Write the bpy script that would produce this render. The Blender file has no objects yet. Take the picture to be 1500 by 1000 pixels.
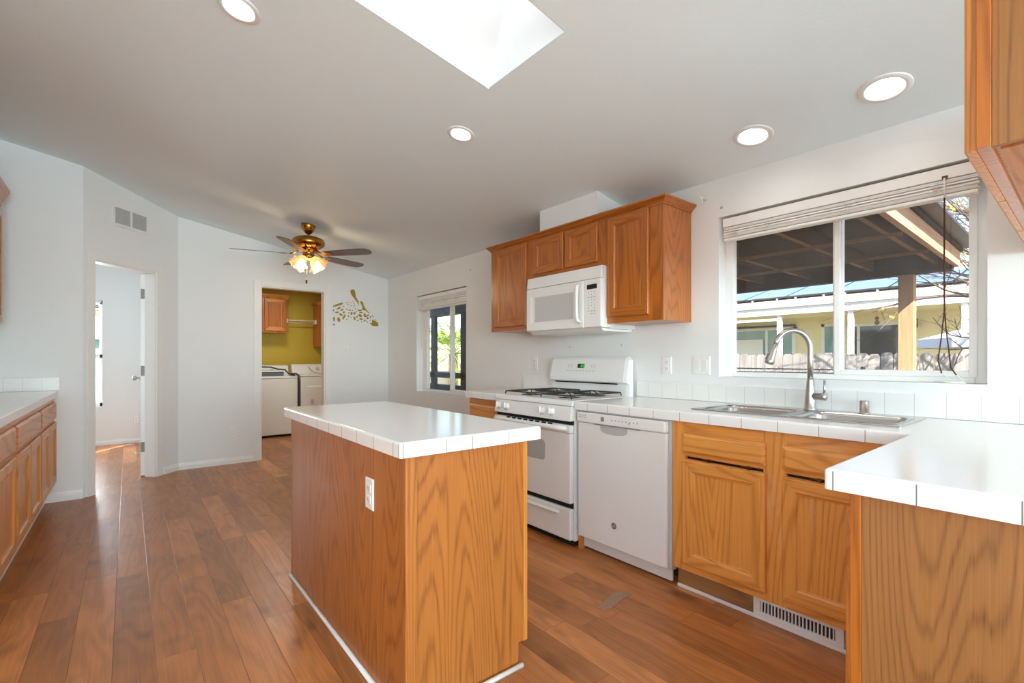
import bpy, bmesh, math, random
from mathutils import Vector, Matrix
random.seed(7)
C = bpy.context.scene.collection
SC = bpy.context.scene
PI = math.pi

# ------------------------------------------------------------------ camera, sky, sun, area lights, exposure
cd = bpy.data.cameras.new('camera'); cam = bpy.data.objects.new('camera', cd); C.objects.link(cam)
cam.location = (-2.7993, 0.0, 1.1886)
cam.rotation_euler = (PI/2, 0, -0.6802)
cd.sensor_width = 36.0; cd.sensor_fit = 'HORIZONTAL'
cd.lens = 696.165/1500*36.0
cd.shift_y = 25.34/1500
cd.clip_start = 0.02
SC.camera = cam

SUN_DIR = Vector((-0.75, -1.0, 1.02)).normalized()
w = bpy.data.worlds.new('sky'); SC.world = w; w.use_nodes = True
wn = w.node_tree; wn.nodes.clear()
sky = wn.nodes.new('ShaderNodeTexSky'); sky.sky_type = 'NISHITA'; sky.sun_disc = False
sky.sun_elevation = math.asin(SUN_DIR.z); sky.sun_rotation = math.atan2(SUN_DIR.x, SUN_DIR.y)
sky.air_density = 1.0; sky.dust_density = 0.6; sky.ozone_density = 1.0
bgn = wn.nodes.new('ShaderNodeBackground'); bgn.inputs['Strength'].default_value = 0.33
won = wn.nodes.new('ShaderNodeOutputWorld')
wn.links.new(sky.outputs[0], bgn.inputs[0]); wn.links.new(bgn.outputs[0], won.inputs[0])

sd = bpy.data.lights.new('sun', 'SUN'); sd.energy = 14; sd.angle = 0.01; sd.color = (1.0, 0.95, 0.87)
so = bpy.data.objects.new('sun', sd); C.objects.link(so)
so.rotation_euler = SUN_DIR.to_track_quat('Z', 'Y').to_euler(); so.location = (0, -5, 12)

def area_light(name, loc, direction, sx, sy, power, color=(1, 1, 1), shape='RECTANGLE'):
    d = bpy.data.lights.new(name, 'AREA'); d.shape = shape; d.size = sx
    if shape in ('RECTANGLE', 'ELLIPSE'): d.size_y = sy
    d.energy = power; d.color = color
    o = bpy.data.objects.new(name, d); C.objects.link(o); o.location = loc
    o.rotation_euler = Vector(direction).to_track_quat('-Z', 'Y').to_euler()
    return o
# fill lamps at added openings behind the camera, and daylight through the room openings
area_light('rear_fill', (-2.1, -7.15, 1.35), (0, 1, 0.75), 3.2, 2.2, 400, (0.685, 0.915, 1.0))  # added fill lamp, set at an invented patio door
area_light('side_fill', (-4.05, -3.4, 1.45), (1, 0.9, 0.9), 3.2, 1.3, 125, (0.685, 0.915, 1.0))  # added fill lamp, set at an invented left window
area_light('bedroom_daylight', (-3.62, 8.72, 1.3), (0.1, -1, 0), 0.9, 1.3, 52, (0.88, 0.96, 1.0))
area_light('aisle_fill', (-4.05, -0.25, 1.45), (1, 0.35, -0.1), 1.5, 1.2, 14, (0.74, 0.91, 1.0))  # added fill to brighten the aisle, set at a second invented window
area_light('skylight_daylight', (-2.01, 1.647, 3.07), (0, 0, -1), 1.0, 0.42, 3.2, (0.90, 0.96, 1.0))
area_light('laundry_fill', (-1.1, 7.3, 2.34), (0, 0, -1), 0.3, 0.3, 12, (1, 0.97, 0.92))  # added fill lamp inside the laundry, no fixture behind it

SC.view_settings.view_transform = 'Standard'; SC.view_settings.look = 'None'
SC.view_settings.gamma = 1.0; SC.view_settings.use_curve_mapping = False
SC.view_settings.exposure = 0.27
SC.cycles.max_bounces = 12; SC.cycles.diffuse_bounces = 9; SC.cycles.glossy_bounces = 4
SC.cycles.transparent_max_bounces = 12; SC.cycles.transmission_bounces = 6
SC.cycles.sample_clamp_indirect = 6.0; SC.cycles.caustics_reflective = False; SC.cycles.caustics_refractive = False
SC.cycles.use_denoising = True

# ------------------------------------------------------------------ mesh helpers
class MB:
    """collects shapes (world coordinates) into one mesh"""
    def __init__(s, M=None): s.bm = bmesh.new(); s.M = M
    def _add(s, t, m=0, smooth=False):
        if s.M is not None: bmesh.ops.transform(t, matrix=s.M, verts=t.verts)
        bmesh.ops.recalc_face_normals(t, faces=t.faces)
        for f in t.faces:
            f.material_index = m if m >= 0 else f.material_index
            f.smooth = smooth
        me = bpy.data.meshes.new('t'); t.to_mesh(me); t.free()
        s.bm.from_mesh(me); bpy.data.meshes.remove(me)
        return s
    def box(s, x0, y0, z0, x1, y1, z1, b=0.0, seg=2, m=0, R=None):
        t = bmesh.new(); bmesh.ops.create_cube(t, size=1)
        c = Vector(((x0+x1)/2, (y0+y1)/2, (z0+z1)/2))
        for v in t.verts: v.co = Vector((v.co.x*abs(x1-x0), v.co.y*abs(y1-y0), v.co.z*abs(z1-z0)))
        if b: bmesh.ops.bevel(t, geom=list(t.edges), offset=b, segments=seg, affect='EDGES', profile=0.5)
        mt = Matrix.Translation(c)
        if R is not None: mt = mt @ R.to_4x4()
        bmesh.ops.transform(t, matrix=mt, verts=t.verts)
        return s._add(t, m)
    def rings(s, rings, m=0, smooth=True, cap0=True, cap1=True, closed=False):
        t = bmesh.new(); vs = [[t.verts.new(p) for p in r] for r in rings]
        n = len(vs[0]); k = len(vs)
        for i in range(k if closed else k-1):
            a, b = vs[i], vs[(i+1) % k]
            for j in range(n): t.faces.new((a[j], a[(j+1) % n], b[(j+1) % n], b[j]))
        if not closed:
            if cap0: t.faces.new(vs[0])
            if cap1: t.faces.new(vs[-1][::-1])
        return s._add(t, m, smooth)
    def lathe(s, prof, c, axis=(0, 0, 1), n=24, m=0, smooth=True, cap0=True, cap1=True, lobes=0, amp=0):
        A = Vector(axis).normalized(); U = A.orthogonal().normalized(); W = A.cross(U); c = Vector(c)
        R = []
        for i, (r, z) in enumerate(prof):
            r = max(r, 1e-4); ring = []
            for j in range(n):
                a = 2*PI*j/n; rr = r*(1+(amp*(i/(len(prof)-1))**2*math.cos(lobes*a) if lobes else 0))
                ring.append(c+A*z+U*(rr*math.cos(a))+W*(rr*math.sin(a)))
            R.append(ring)
        return s.rings(R, m, smooth, cap0, cap1)
    def tube(s, pts, r, n=8, m=0, smooth=True, cap=True):
        pts = [Vector(p) for p in pts]; k = len(pts)
        rs = r if isinstance(r, (list, tuple)) else [r]*k
        R = []; ref = None
        for i in range(k):
            d = (pts[min(i+1, k-1)]-pts[max(i-1, 0)]).normalized()
            if ref is None: ref = d.orthogonal().normalized()
            ref = (ref-d*ref.dot(d)); ref = ref.normalized() if ref.length > 1e-6 else d.orthogonal().normalized()
            q = d.cross(ref)
            R.append([pts[i]+(ref*math.cos(2*PI*j/n)+q*math.sin(2*PI*j/n))*rs[i] for j in range(n)])
        return s.rings(R, m, smooth, cap, cap)
    def prism(s, poly, N, depth, m=0, bev=0):
        """poly: list of 3D points of a planar face; extruded along N*depth"""
        N = Vector(N).normalized()*depth; a = [Vector(p) for p in poly]
        t = bmesh.new(); v0 = [t.verts.new(p) for p in a]; v1 = [t.verts.new(p+N) for p in a]; n = len(a)
        t.faces.new(v0); t.faces.new(v1[::-1])
        for i in range(n): t.faces.new((v0[i], v1[i], v1[(i+1) % n], v0[(i+1) % n]))
        if bev: bmesh.ops.bevel(t, geom=list(t.edges), offset=bev, segments=2, affect='EDGES', profile=0.5)
        return s._add(t, m)
    def face(s, pts, m=0):
        t = bmesh.new(); t.faces.new([t.verts.new(p) for p in pts]); return s._add(t, m)
    def panel(s, O, U, V, N, w, h, prof, mats=None):
        """rectangular rings: prof = [(inset, depth)], last ring capped; mats = per ring step (side, rail)"""
        O, U, V, N = Vector(O), Vector(U), Vector(V), Vector(N)
        t = bmesh.new(); R = []
        for (i, d) in prof:
            R.append([t.verts.new(O+U*a+V*b+N*d) for a, b in ((i, i), (w-i, i), (w-i, h-i), (i, h-i))])
        for k in range(len(R)-1):
            for j in range(4):
                f = t.faces.new((R[k][j], R[k][(j+1) % 4], R[k+1][(j+1) % 4], R[k+1][j]))
                ms = (mats[k] if mats else (0, 0)); f.material_index = ms[0] if j in (1, 3) else ms[1]
        f = t.faces.new(R[-1]); f.material_index = (mats[-1][0] if mats else 0)
        f = t.faces.new(R[0][::-1]); f.material_index = 0
        return s._add(t, -1)
    def build(s, name, mats, parent=None, base=None, smooth=None):
        me = bpy.data.meshes.new(name); bm = s.bm
        if parent is None:
            xs = [v.co for v in bm.verts]
            if base is None:
                base = Vector(((min(v.x for v in xs)+max(v.x for v in xs))/2, (min(v.y for v in xs)+max(v.y for v in xs))/2, min(v.z for v in xs)))
            off = Vector(base)
        else:
            off = Vector((0, 0, 0)); p = parent
            while p is not None: off += p.location; p = p.parent
        bmesh.ops.translate(bm, verts=bm.verts, vec=-off)
        bm.to_mesh(me); bm.free()
        for m in (mats if isinstance(mats, (list, tuple)) else [mats]): me.materials.append(m)
        o = bpy.data.objects.new(name, me); C.objects.link(o)
        if parent is None: o.location = off
        else: o.parent = parent
        return o

def tag(o, label, cat, group=None, kind=None):
    o['label'] = label; o['category'] = cat
    if group: o['group'] = group
    if kind: o['kind'] = kind
    return o
def thing(name, label, cat, loc, group=None):
    o = bpy.data.objects.new(name, None); C.objects.link(o); o.location = loc; o.empty_display_size = 0.05
    return tag(o, label, cat, group)
def struct(o, label=None, cat=None):
    o['kind'] = 'structure'
    if label: o['label'] = label
    if cat: o['category'] = cat
    return o
def copy_tree(o, parent=None):
    c = o.copy(); C.objects.link(c)
    if parent is not None: c.parent = parent
    for ch in list(o.children): copy_tree(ch, c)
    return c

# ------------------------------------------------------------------ material helpers
def srgb(r, g, b):
    f = lambda c: (c/255/12.92 if c/255 <= 0.04045 else ((c/255+0.055)/1.055)**2.4)
    return (f(r), f(g), f(b), 1)
class NT:
    def __init__(s, name):
        s.mat = bpy.data.materials.new(name); s.mat.use_nodes = True; s.nt = s.mat.node_tree; s.nt.nodes.clear()
        s.out = s.nt.nodes.new('ShaderNodeOutputMaterial')
    def n(s, typ, props=None, **ins):
        nd = s.nt.nodes.new('ShaderNode'+typ)
        for k, v in (props or {}).items(): setattr(nd, k, v)
        for k, v in ins.items():
            s.put(nd.inputs[int(k[1:]) if k[0] == '_' and k[1:].isdigit() else k.replace('_', ' ')], v)
        return nd
    def put(s, sock, v):
        if isinstance(v, bpy.types.NodeSocket): s.nt.links.new(v, sock)
        elif isinstance(v, bpy.types.Node): s.nt.links.new(v.outputs[0], sock)
        else: sock.default_value = v
    def m(s, op, a, b=0.0, c=0.0):
        return s.n('Math', {'operation': op}, _0=a, _1=b, _2=c).outputs[0]
    def mix(s, f, a, b, bt='MIX'):
        nd = s.nt.nodes.new('ShaderNodeMix'); nd.data_type = 'RGBA'; nd.blend_type = bt
        s.put(nd.inputs[0], f); s.put(nd.inputs[6], a); s.put(nd.inputs[7], b); return nd.outputs[2]
    def ramp(s, f, stops):
        nd = s.nt.nodes.new('ShaderNodeValToRGB'); e = nd.color_ramp.elements
        while len(e) < len(stops): e.new(0.5)
        for i, (p, c) in enumerate(stops): e[i].position = p; e[i].color = c if len(c) == 4 else (*c, 1)
        s.put(nd.inputs[0], f); return nd.outputs[0]
    def pos(s): return s.n('NewGeometry').outputs['Position']
    def xyz(s, v):
        q = s.n('SeparateXYZ', _0=v); return q.outputs[0], q.outputs[1], q.outputs[2]
    def vec(s, x, y, z): return s.n('CombineXYZ', _0=x, _1=y, _2=z).outputs[0]
    def noise(s, v, scale, detail=2.0, rough=0.5, dist=0.0):
        return s.n('TexNoise', Vector=v, Scale=scale, Detail=detail, Roughness=rough, Distortion=dist).outputs[0]
    def bump(s, h, strength=0.2, dist=0.01):
        return s.n('Bump', Strength=strength, Distance=dist, Height=h).outputs[0]
    def principled(s, color, rough=0.5, metal=0.0, normal=None, **k):
        b = s.nt.nodes.new('ShaderNodeBsdfPrincipled')
        s.put(b.inputs['Base Color'], color); s.put(b.inputs['Roughness'], rough); s.put(b.inputs['Metallic'], metal)
        if normal is not None: s.put(b.inputs['Normal'], normal)
        for kk, v in k.items(): s.put(b.inputs[kk.replace('_', ' ')], v)
        s.nt.links.new(b.outputs[0], s.out.inputs[0]); return s.mat

def simple(name, col, rough=0.5, metal=0.0, var=0.03, scale=18.0, bump=0.0, bscale=60.0, **k):
    s = NT(name); p = s.pos()
    f = s.noise(p, scale, 3)
    c = s.mix(f, tuple(max(0, x*(1-var)) for x in col[:3])+(1,), tuple(min(1, x*(1+var)) for x in col[:3])+(1,))
    nrm = s.bump(s.noise(p, bscale, 2), bump, 0.004) if bump else None
    return s.principled(c, rough, metal, nrm, **k)

def oak(name, light, dark, axis='z', rough=0.38, rings=32.0, worn=0.0, coat=0.25):
    s = NT(name); P = s.pos(); rnd = s.n('ObjectInfo').outputs['Random']
    x, y, z = s.xyz(P)
    o = s.m('MULTIPLY', rnd, 31.0)
    comps = {'x': x, 'y': y, 'z': z}
    def st(k, along):
        v = {}
        for a in 'xyz':
            v[a] = s.m('MULTIPLY_ADD', comps[a], along if a == axis else k, o)
        return s.vec(v['x'], v['y'], v['z'])
    low = s.noise(st(3.4, 0.30), 1.0, 1.0, 0.4)
    wob = s.noise(st(26.0, 1.6), 1.0, 2.0, 0.6)
    ph = s.m('MULTIPLY', s.m('ADD', low, s.m('MULTIPLY', wob, 0.035)), rings*2*PI)
    ring = s.m('MULTIPLY_ADD', s.m('SINE', ph), 0.5, 0.5)
    ring = s.m('POWER', ring, 4.0)
    fine = s.noise(st(190.0, 3.0), 1.0, 3.0, 0.65)
    pores = s.m('MINIMUM', s.m('MULTIPLY', s.m('MAXIMUM', s.m('SUBTRACT', s.noise(st(420.0, 8.0), 1.0, 1.0), 0.55), 0.0), 7.0), 1.0)
    broad = s.noise(st(7.0, 0.5), 1.0, 2.0)
    f = s.m('ADD', s.m('MULTIPLY', ring, 0.27), s.m('ADD', s.m('MULTIPLY', fine, 0.52), s.m('MULTIPLY', broad, 0.35)))
    f = s.m('ADD', f, s.m('MULTIPLY', s.m('MULTIPLY_ADD', ring, 0.8, 0.2), s.m('MULTIPLY', pores, 0.20)))
    c = s.ramp(f, [(0.22, light), (1.05, dark)])
    if worn:
        wv = s.noise(st(7.0, 2.0), 1.0, 4.0, 0.7)
        wm = s.m('MULTIPLY', s.m('MINIMUM', s.m('MAXIMUM', s.m('MULTIPLY', s.m('SUBTRACT', wv, 0.565), 7.0), 0.0), 1.0), worn)
        wm = s.m('MULTIPLY', wm, s.noise(st(60, 6), 1.0, 2.0))
        c = s.mix(wm, c, srgb(232, 196, 164))
    nrm = s.bump(s.m('ADD', fine, s.m('MULTIPLY', ring, 0.4)), 0.10, 0.002)
    return s.principled(c, rough, 0.0, nrm, Coat_Weight=coat, Coat_Roughness=0.25)

def tile(name, col, grout, px=None, py=None, pz=None, w=0.0022, top_soft=0.12, rough=0.16, w_edge=None):
    """white glazed tile; (pitch, offset) per axis gives the grout lines on faces across that axis"""
    s = NT(name); g = s.n('NewGeometry'); P = g.outputs['Position']; N = g.outputs['Normal']
    x, y, z = s.xyz(P); nx, ny, nz = s.xyz(N)
    tot = 0.0
    flat = s.m('GREATER_THAN', s.m('ABSOLUTE', nz), 0.7)
    def line(c, po, nc):
        if isinstance(po, list):
            l = 0.0
            for q in po: l = s.m('MAXIMUM', l, s.m('LESS_THAN', s.m('ABSOLUTE', s.m('SUBTRACT', c, q)), w/2))
            return s.m('MULTIPLY', l, s.m('LESS_THAN', s.m('ABSOLUTE', nc), 0.6))
        q = s.m('FRACT', s.m('DIVIDE', s.m('SUBTRACT', c, po[1]), po[0]))
        d = s.m('MULTIPLY', s.m('MINIMUM', q, s.m('SUBTRACT', 1.0, q)), po[0])
        l = s.m('LESS_THAN', d, w/2)
        return s.m('MULTIPLY', l, s.m('LESS_THAN', s.m('ABSOLUTE', nc), 0.6))
    for c, po, nc in ((x, px, nx), (y, py, ny), (z, pz, nz)):
        if po: tot = s.m('MAXIMUM', tot, line(c, po, nc))
    f = s.m('MULTIPLY', tot, s.m('SUBTRACT', 1.0, s.m('MULTIPLY', flat, 1.0-top_soft)))
    cc = s.mix(s.noise(P, 9.0, 2), tuple(c*0.98 for c in col[:3])+(1,), col)
    c = s.mix(f, cc, grout)
    nrm = s.bump(s.m('SUBTRACT', s.m('MULTIPLY', s.noise(P, 14.0, 1), 0.15), f), 0.25, 0.003)
    return s.principled(c, s.m('MULTIPLY_ADD', f, 0.6, rough), 0.0, nrm)

def wall_paint(name, col, bs=120.0, strength=0.10):
    s = NT(name); P = s.pos()
    n1 = s.noise(P, bs, 3, 0.55); n2 = s.noise(P, 1.1, 2)
    c = s.mix(n2, tuple(c*0.985 for c in col[:3])+(1,), col)
    return s.principled(c, 0.55, 0.0, s.bump(n1, strength, 0.004))

def floor_mat():
    s = NT('laminate_planks'); P = s.pos(); x, y, z = s.xyz(P)
    W, L = 0.1325, 1.22
    u = s.m('DIVIDE', s.m('ADD', x, 2.845), W); row = s.m('FLOOR', u); fx = s.m('FRACT', u)
    r = s.n('TexWhiteNoise', {'noise_dimensions': '1D'}, W=row).outputs[0]
    v = s.m('ADD', s.m('DIVIDE', y, L), s.m('MULTIPLY', r, 7.31)); fy = s.m('FRACT', v); idy = s.m('FLOOR', v)
    wv = s.n('TexWhiteNoise', {'noise_dimensions': '2D'}, Vector=s.vec(row, idy, 0.0)).outputs[0]
    off = s.m('MULTIPLY', wv, 37.0)
    def st(k, al): return s.vec(s.m('MULTIPLY_ADD', x, k, off), s.m('MULTIPLY_ADD', y, al, off), off)
    low = s.noise(st(5.0, 0.9), 1.0, 2.0, 0.5, 0.4)
    ring = s.m('MULTIPLY_ADD', s.m('SINE', s.m('MULTIPLY', low, 60.0)), 0.5, 0.5)
    fine = s.noise(st(120.0, 3.5), 1.0, 3.0, 0.65)
    smudge = s.noise(st(3.0, 2.2), 1.0, 3.0, 0.6)
    knots = s.m('MULTIPLY', s.m('MAXIMUM', s.m('SUBTRACT', s.noise(st(9.0, 4.5), 1.0, 1.0), 0.63), 0.0), 3.0)
    base = s.ramp(wv, [(0.0, srgb(168, 108, 60)), (0.35, srgb(184, 118, 67)), (0.7, srgb(198, 128, 73)), (1.0, srgb(220, 148, 90))])
    dark = s.mix(0.62, base, srgb(58, 32, 18))
    f = s.m('ADD', s.m('MULTIPLY', ring, 0.28), s.m('ADD', s.m('MULTIPLY', fine, 0.85), s.m('MULTIPLY', smudge, 0.85)))
    f = s.m('ADD', s.m('SUBTRACT', f, 0.72), knots)
    f = s.m('MINIMUM', s.m('MAXIMUM', f, 0.0), 1.0)
    c = s.mix(f, base, dark)
    ex = s.m('MULTIPLY', s.m('MINIMUM', fx, s.m('SUBTRACT', 1.0, fx)), W)
    ey = s.m('MULTIPLY', s.m('MINIMUM', fy, s.m('SUBTRACT', 1.0, fy)), L)
    e = s.m('MINIMUM', ex, ey)
    seam = s.m('SUBTRACT', 1.0, s.m('MINIMUM', s.m('DIVIDE', e, 0.0016), 1.0))
    c = s.mix(s.m('MULTIPLY', seam, 0.75), c, srgb(40, 22, 13))
    h = s.m('SUBTRACT', s.m('MULTIPLY', fine, 0.25), s.m('MULTIPLY', seam, 1.0))
    nrm = s.bump(h, 0.25, 0.002)
    rough = s.m('MULTIPLY_ADD', s.noise(st(30.0, 3.0), 1.0, 2.0), 0.14, 0.25)
    return s.principled(c, rough, 0.0, nrm, Specular_IOR_Level=0.36)

def emit(name, col, strength):
    s = NT(name); e = s.n('Emission', Color=col, Strength=strength)
    s.nt.links.new(e.outputs[0], s.out.inputs[0]); return s.mat
def glass_mat(name, haze=0.03, refl=0.06, tint=(1, 1, 1, 1)):
    s = NT(name); P = s.pos()
    t = s.n('BsdfTransparent', Color=tint); g = s.n('BsdfGlossy', Color=(1, 1, 1, 1), Roughness=0.02)
    d = s.n('BsdfDiffuse', Color=(0.8, 0.8, 0.8, 1))
    m1 = s.n('MixShader', _0=refl, _1=t.outputs[0], _2=g.outputs[0])
    hz = s.m('MULTIPLY', s.noise(P, 6.0, 4, 0.7), haze)
    m2 = s.n('MixShader', _0=hz, _1=m1.outputs[0], _2=d.outputs[0])
    s.nt.links.new(m2.outputs[0], s.out.inputs[0]); return s.mat
def weathered(name, light, dark, axis='z'):
    s = NT(name); x, y, z = s.xyz(s.pos()); k = {'x': x, 'y': y, 'z': z}
    rnd = s.m('MULTIPLY', s.n('ObjectInfo').outputs['Random'], 13.0)
    st = lambda a, b: s.vec(*[s.m('MULTIPLY_ADD', k[q], b if q == axis else a, rnd) for q in 'xyz'])
    f = s.m('ADD', s.m('MULTIPLY', s.noise(st(60, 2), 1.0, 3), 0.6), s.m('MULTIPLY', s.noise(st(5, 1.5), 1.0, 3), 0.5))
    c = s.ramp(f, [(0.3, dark), (0.75, light)])
    return s.principled(c, 0.85, 0.0, s.bump(f, 0.4, 0.01))

WHITE = (0.80, 0.80, 0.785, 1)
M = {}
M['wall'] = wall_paint('white_wall_paint', (0.80, 0.822, 0.828, 1))
M['ceil'] = wall_paint('white_ceiling_texture', (0.80, 0.905, 0.945, 1), 90.0, 0.16)  # cool tint offsets the warm light bounced off the floor
M['yellow'] = wall_paint('mustard_wall_paint', srgb(196, 168, 52))
M['trim'] = simple('white_trim_paint', (0.83, 0.83, 0.82), 0.35)
M['vinyl'] = simple('white_window_vinyl', (0.84, 0.84, 0.83), 0.3)
M['floor'] = floor_mat()
OL, OD = srgb(228, 154, 74), srgb(160, 90, 30)
M['oak'] = oak('honey_oak', OL, OD)
M['oak_y'] = oak('honey_oak_along', OL, OD, 'y')
M['oak_x'] = oak('honey_oak_across', OL, OD, 'x')
UL, UD = srgb(196, 114, 38), srgb(128, 64, 13)
M['uoak'] = oak('amber_oak', UL, UD, rough=0.3, coat=0.4)
M['uoak_y'] = oak('amber_oak_along', UL, UD, 'y', rough=0.3, coat=0.4)
M['worn'] = oak('worn_honey_oak', srgb(244, 172, 86), srgb(182, 110, 42), worn=0.85)
M['worn_y'] = oak('worn_honey_oak_along', srgb(244, 172, 86), srgb(182, 110, 42), 'y', worn=0.7)
M['ven'] = oak('oak_veneer', srgb(190, 118, 52), srgb(124, 68, 22), rough=0.42, rings=44, coat=0.15)
M['ven_pale'] = oak('pale_oak_veneer', srgb(166, 112, 58), srgb(108, 66, 28), rough=0.5, rings=44, coat=0.05)
M['under'] = oak('oak_underside', srgb(206, 150, 104), srgb(160, 100, 62), 'x', rough=0.6, rings=24, coat=0.0)
M['kick'] = oak('brown_vinyl_kick', srgb(182, 132, 82), srgb(112, 76, 44), 'y', rough=0.5, coat=0.0)
TG = srgb(122, 120, 117); TW = (0.84, 0.84, 0.83, 1)
M['tile_isl'] = tile('island_tile', TW, srgb(96, 94, 92), px=[-2.126, -1.969, -1.863, -1.703], py=[1.388]+[1.429+0.157*k for k in range(9)], top_soft=0.03, w=0.0028)
M['tile_main'] = tile('counter_tile', TW, TG, px=(0.1545, -1.49), py=(0.1545, 1.9452), top_soft=0.03, w=0.0026)
M['tile_pen'] = M['tile_main']
M['tile_left'] = tile('left_counter_tile', TW, srgb(170, 168, 165), px=(0.11, -3.25), py=(0.1545, 5.46), top_soft=0.10)
M['splash'] = tile('splash_tile', TW, srgb(196, 195, 192), py=(0.1095, 0.202), w=0.0022, top_soft=0.3)
M['splash_l'] = tile('splash_tile_across', TW, srgb(200, 198, 196), px=(0.110, -3.344), w=0.0022, top_soft=0.3)
M['app'] = simple('white_enamel', (0.82, 0.82, 0.81), 0.22, var=0.01)
M['app2'] = simple('off_white_plastic', (0.78, 0.78, 0.76), 0.35, var=0.01)
M['appgrey'] = simple('pale_grey_plastic', (0.50, 0.50, 0.50), 0.35, var=0.01)
M['mwglass'] = simple('grey_screen_glass', (0.55, 0.55, 0.545), 0.18, var=0.02)
M['ovenglass'] = simple('grey_oven_glass', (0.45, 0.45, 0.45), 0.12, var=0.02)
M['black'] = simple('black_plastic', (0.012, 0.012, 0.012), 0.35)
M['iron'] = simple('black_cast_iron', (0.025, 0.022, 0.02), 0.5, var=0.5, scale=70)
M['rust'] = simple('worn_burner_metal', (0.16, 0.13, 0.11), 0.5, var=0.6, scale=90)
M['mark'] = simple('grey_print', (0.28, 0.28, 0.28), 0.5)
M['steel'] = simple('brushed_steel', (0.60, 0.59, 0.57), 0.24, 1.0, var=0.05)
M['nickel'] = simple('satin_nickel', (0.50, 0.48, 0.45), 0.28, 1.0)
M['hingem'] = simple('dull_grey_hinge', (0.24, 0.24, 0.235), 0.55, 0.3, var=0.2, scale=80)
M['brass'] = simple('antique_brass', srgb(176, 126, 56)[:3], 0.22, 1.0, var=0.1)
M['bronze'] = simple('dark_bronze', srgb(110, 76, 42)[:3], 0.3, 1.0)
M['blade'] = oak('walnut_fan_blade', srgb(104, 58, 36), srgb(58, 28, 18), 'x', rough=0.35)
M['gold'] = simple('gold_decal', srgb(166, 136, 40)[:3], 0.4, 0.3)
M['dark'] = simple('dark_gap', (0.01, 0.01, 0.01), 0.9)
M['vent'] = simple('white_metal_vent', (0.80, 0.80, 0.79), 0.4)
M['plate'] = simple('white_switch_plate', (0.84, 0.84, 0.83), 0.3)
M['slot'] = simple('outlet_slots', (0.12, 0.12, 0.12), 0.5)
M['cord'] = simple('dark_brown_cord', srgb(78, 42, 18)[:3], 0.8)
M['cordw'] = simple('white_cord', (0.75, 0.74, 0.72), 0.7)
M['hose'] = simple('black_rubber', (0.02, 0.02, 0.022), 0.45)
M['greybin'] = simple('dark_grey_plastic', (0.10, 0.105, 0.115), 0.4)
M['glass'] = glass_mat('window_glass', 0.03, 0.035)
M['glass_d'] = glass_mat('dusty_window_glass', 0.045, 0.03)
M['lamp'] = emit('recessed_lamp_glow', (1, 0.97, 0.92, 1), 14)
M['green'] = emit('green_led', (0.05, 0.75, 0.08, 1), 1.0)
M['patch'] = simple('worn_floor_patch', srgb(152, 124, 98)[:3], 0.6, var=0.35, scale=70)

# ------------------------------------------------------------------ room shell
CA, CB = 2.283, -0.178
def cz(x): return CA+CB*x
def wall_holes(mb, O, U, N, ulen, z0, ztop, holes, th):
    """wall along U from O with thickness along N; holes = (u0,u1,z0,z1); ztop(u) gives the height"""
    O, U, N = Vector(O), Vector(U), Vector(N)
    us = sorted(set([0, ulen]+[h[0] for h in holes]+[h[1] for h in holes]))
    for a, b in zip(us[:-1], us[1:]):
        zs = [z0]
        for h in sorted(holes, key=lambda h: h[2]):
            if h[0] <= a+1e-6 and h[1] >= b-1e-6: zs += [h[2], h[3]]
        segs = []; cur = z0
        i = 1
        while i < len(zs):
            segs.append((cur, zs[i])); cur = zs[i+1]; i += 2
        segs.append((cur, None))
        for s0, s1 in segs:
            ta = s1 if s1 is not None else ztop(a); tb = s1 if s1 is not None else ztop(b)
            if min(ta, tb)-s0 < 1e-4: continue
            mb.prism([O+U*a+Vector((0, 0, s0)), O+U*b+Vector((0, 0, s0)), O+U*b+Vector((0, 0, tb)), O+U*a+Vector((0, 0, ta))], N, th)

mb = MB(); mb.box(-5.1, -7.1, -0.10, 0.0, 8.72, 0.0)
struct(mb.build('floor', M['floor']), 'reddish brown wood plank floor running down the kitchen', 'floor')

# ceiling: sloped, rising from the window wall to the left, with the skylight opening
SKX0, SKX1, SKY0, SKY1 = -2.62, -1.40, 1.38, 1.915
mb = MB()
xs = [-5.1, SKX0, SKX1, 0.14]; ys = [-7.1, SKY0, SKY1, 8.75]
for i in range(3):
    for j in range(3):
        if i == 1 and j == 1: continue
        mb.prism([(xs[i], ys[j], cz(xs[i])), (xs[i+1], ys[j], cz(xs[i+1])), (xs[i+1], ys[j+1], cz(xs[i+1])), (xs[i], ys[j+1], cz(xs[i]))], (0, 0, 1), 0.12)
struct(mb.build('ceiling', M['ceil']), 'white textured sloping ceiling', 'ceiling')

# skylight shaft: rectangular at the ceiling, corners cut back towards an octagonal dome
mb = MB()
KX0, KX1, KY0, KY1 = SKX0+0.003, SKX1-0.003, SKY0+0.003, SKY1-0.003
bot = [(KX1, KY1), (KX0, KY1), (KX0, KY0), (KX1, KY0)]
ZT = 0.55
t = bmesh.new()
B = [t.verts.new((x, y, cz(x))) for x, y in bot]
cut = 0.24
tp = []
for i, (x, y) in enumerate(bot):
    sx = 1 if x == KX1 else -1; sy = 1 if y == KY1 else -1
    tp.append((t.verts.new((x-sx*cut, y, cz(SKX1)+ZT)), t.verts.new((x, y-sy*cut*0.9, cz(SKX1)+ZT))))
for i in range(4):
    t.faces.new((B[i], tp[i][0], tp[i][1]))
    j = (i+1) % 4
    a = tp[i][0] if i % 2 == 0 else tp[i][1]; b = tp[j][i % 2]
    t.faces.new((B[i], B[j], b, a))
mb._add(t)
shaft = struct(mb.build('skylight_shaft', M['wall']), 'bright white skylight shaft in the ceiling', 'skylight')
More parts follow.
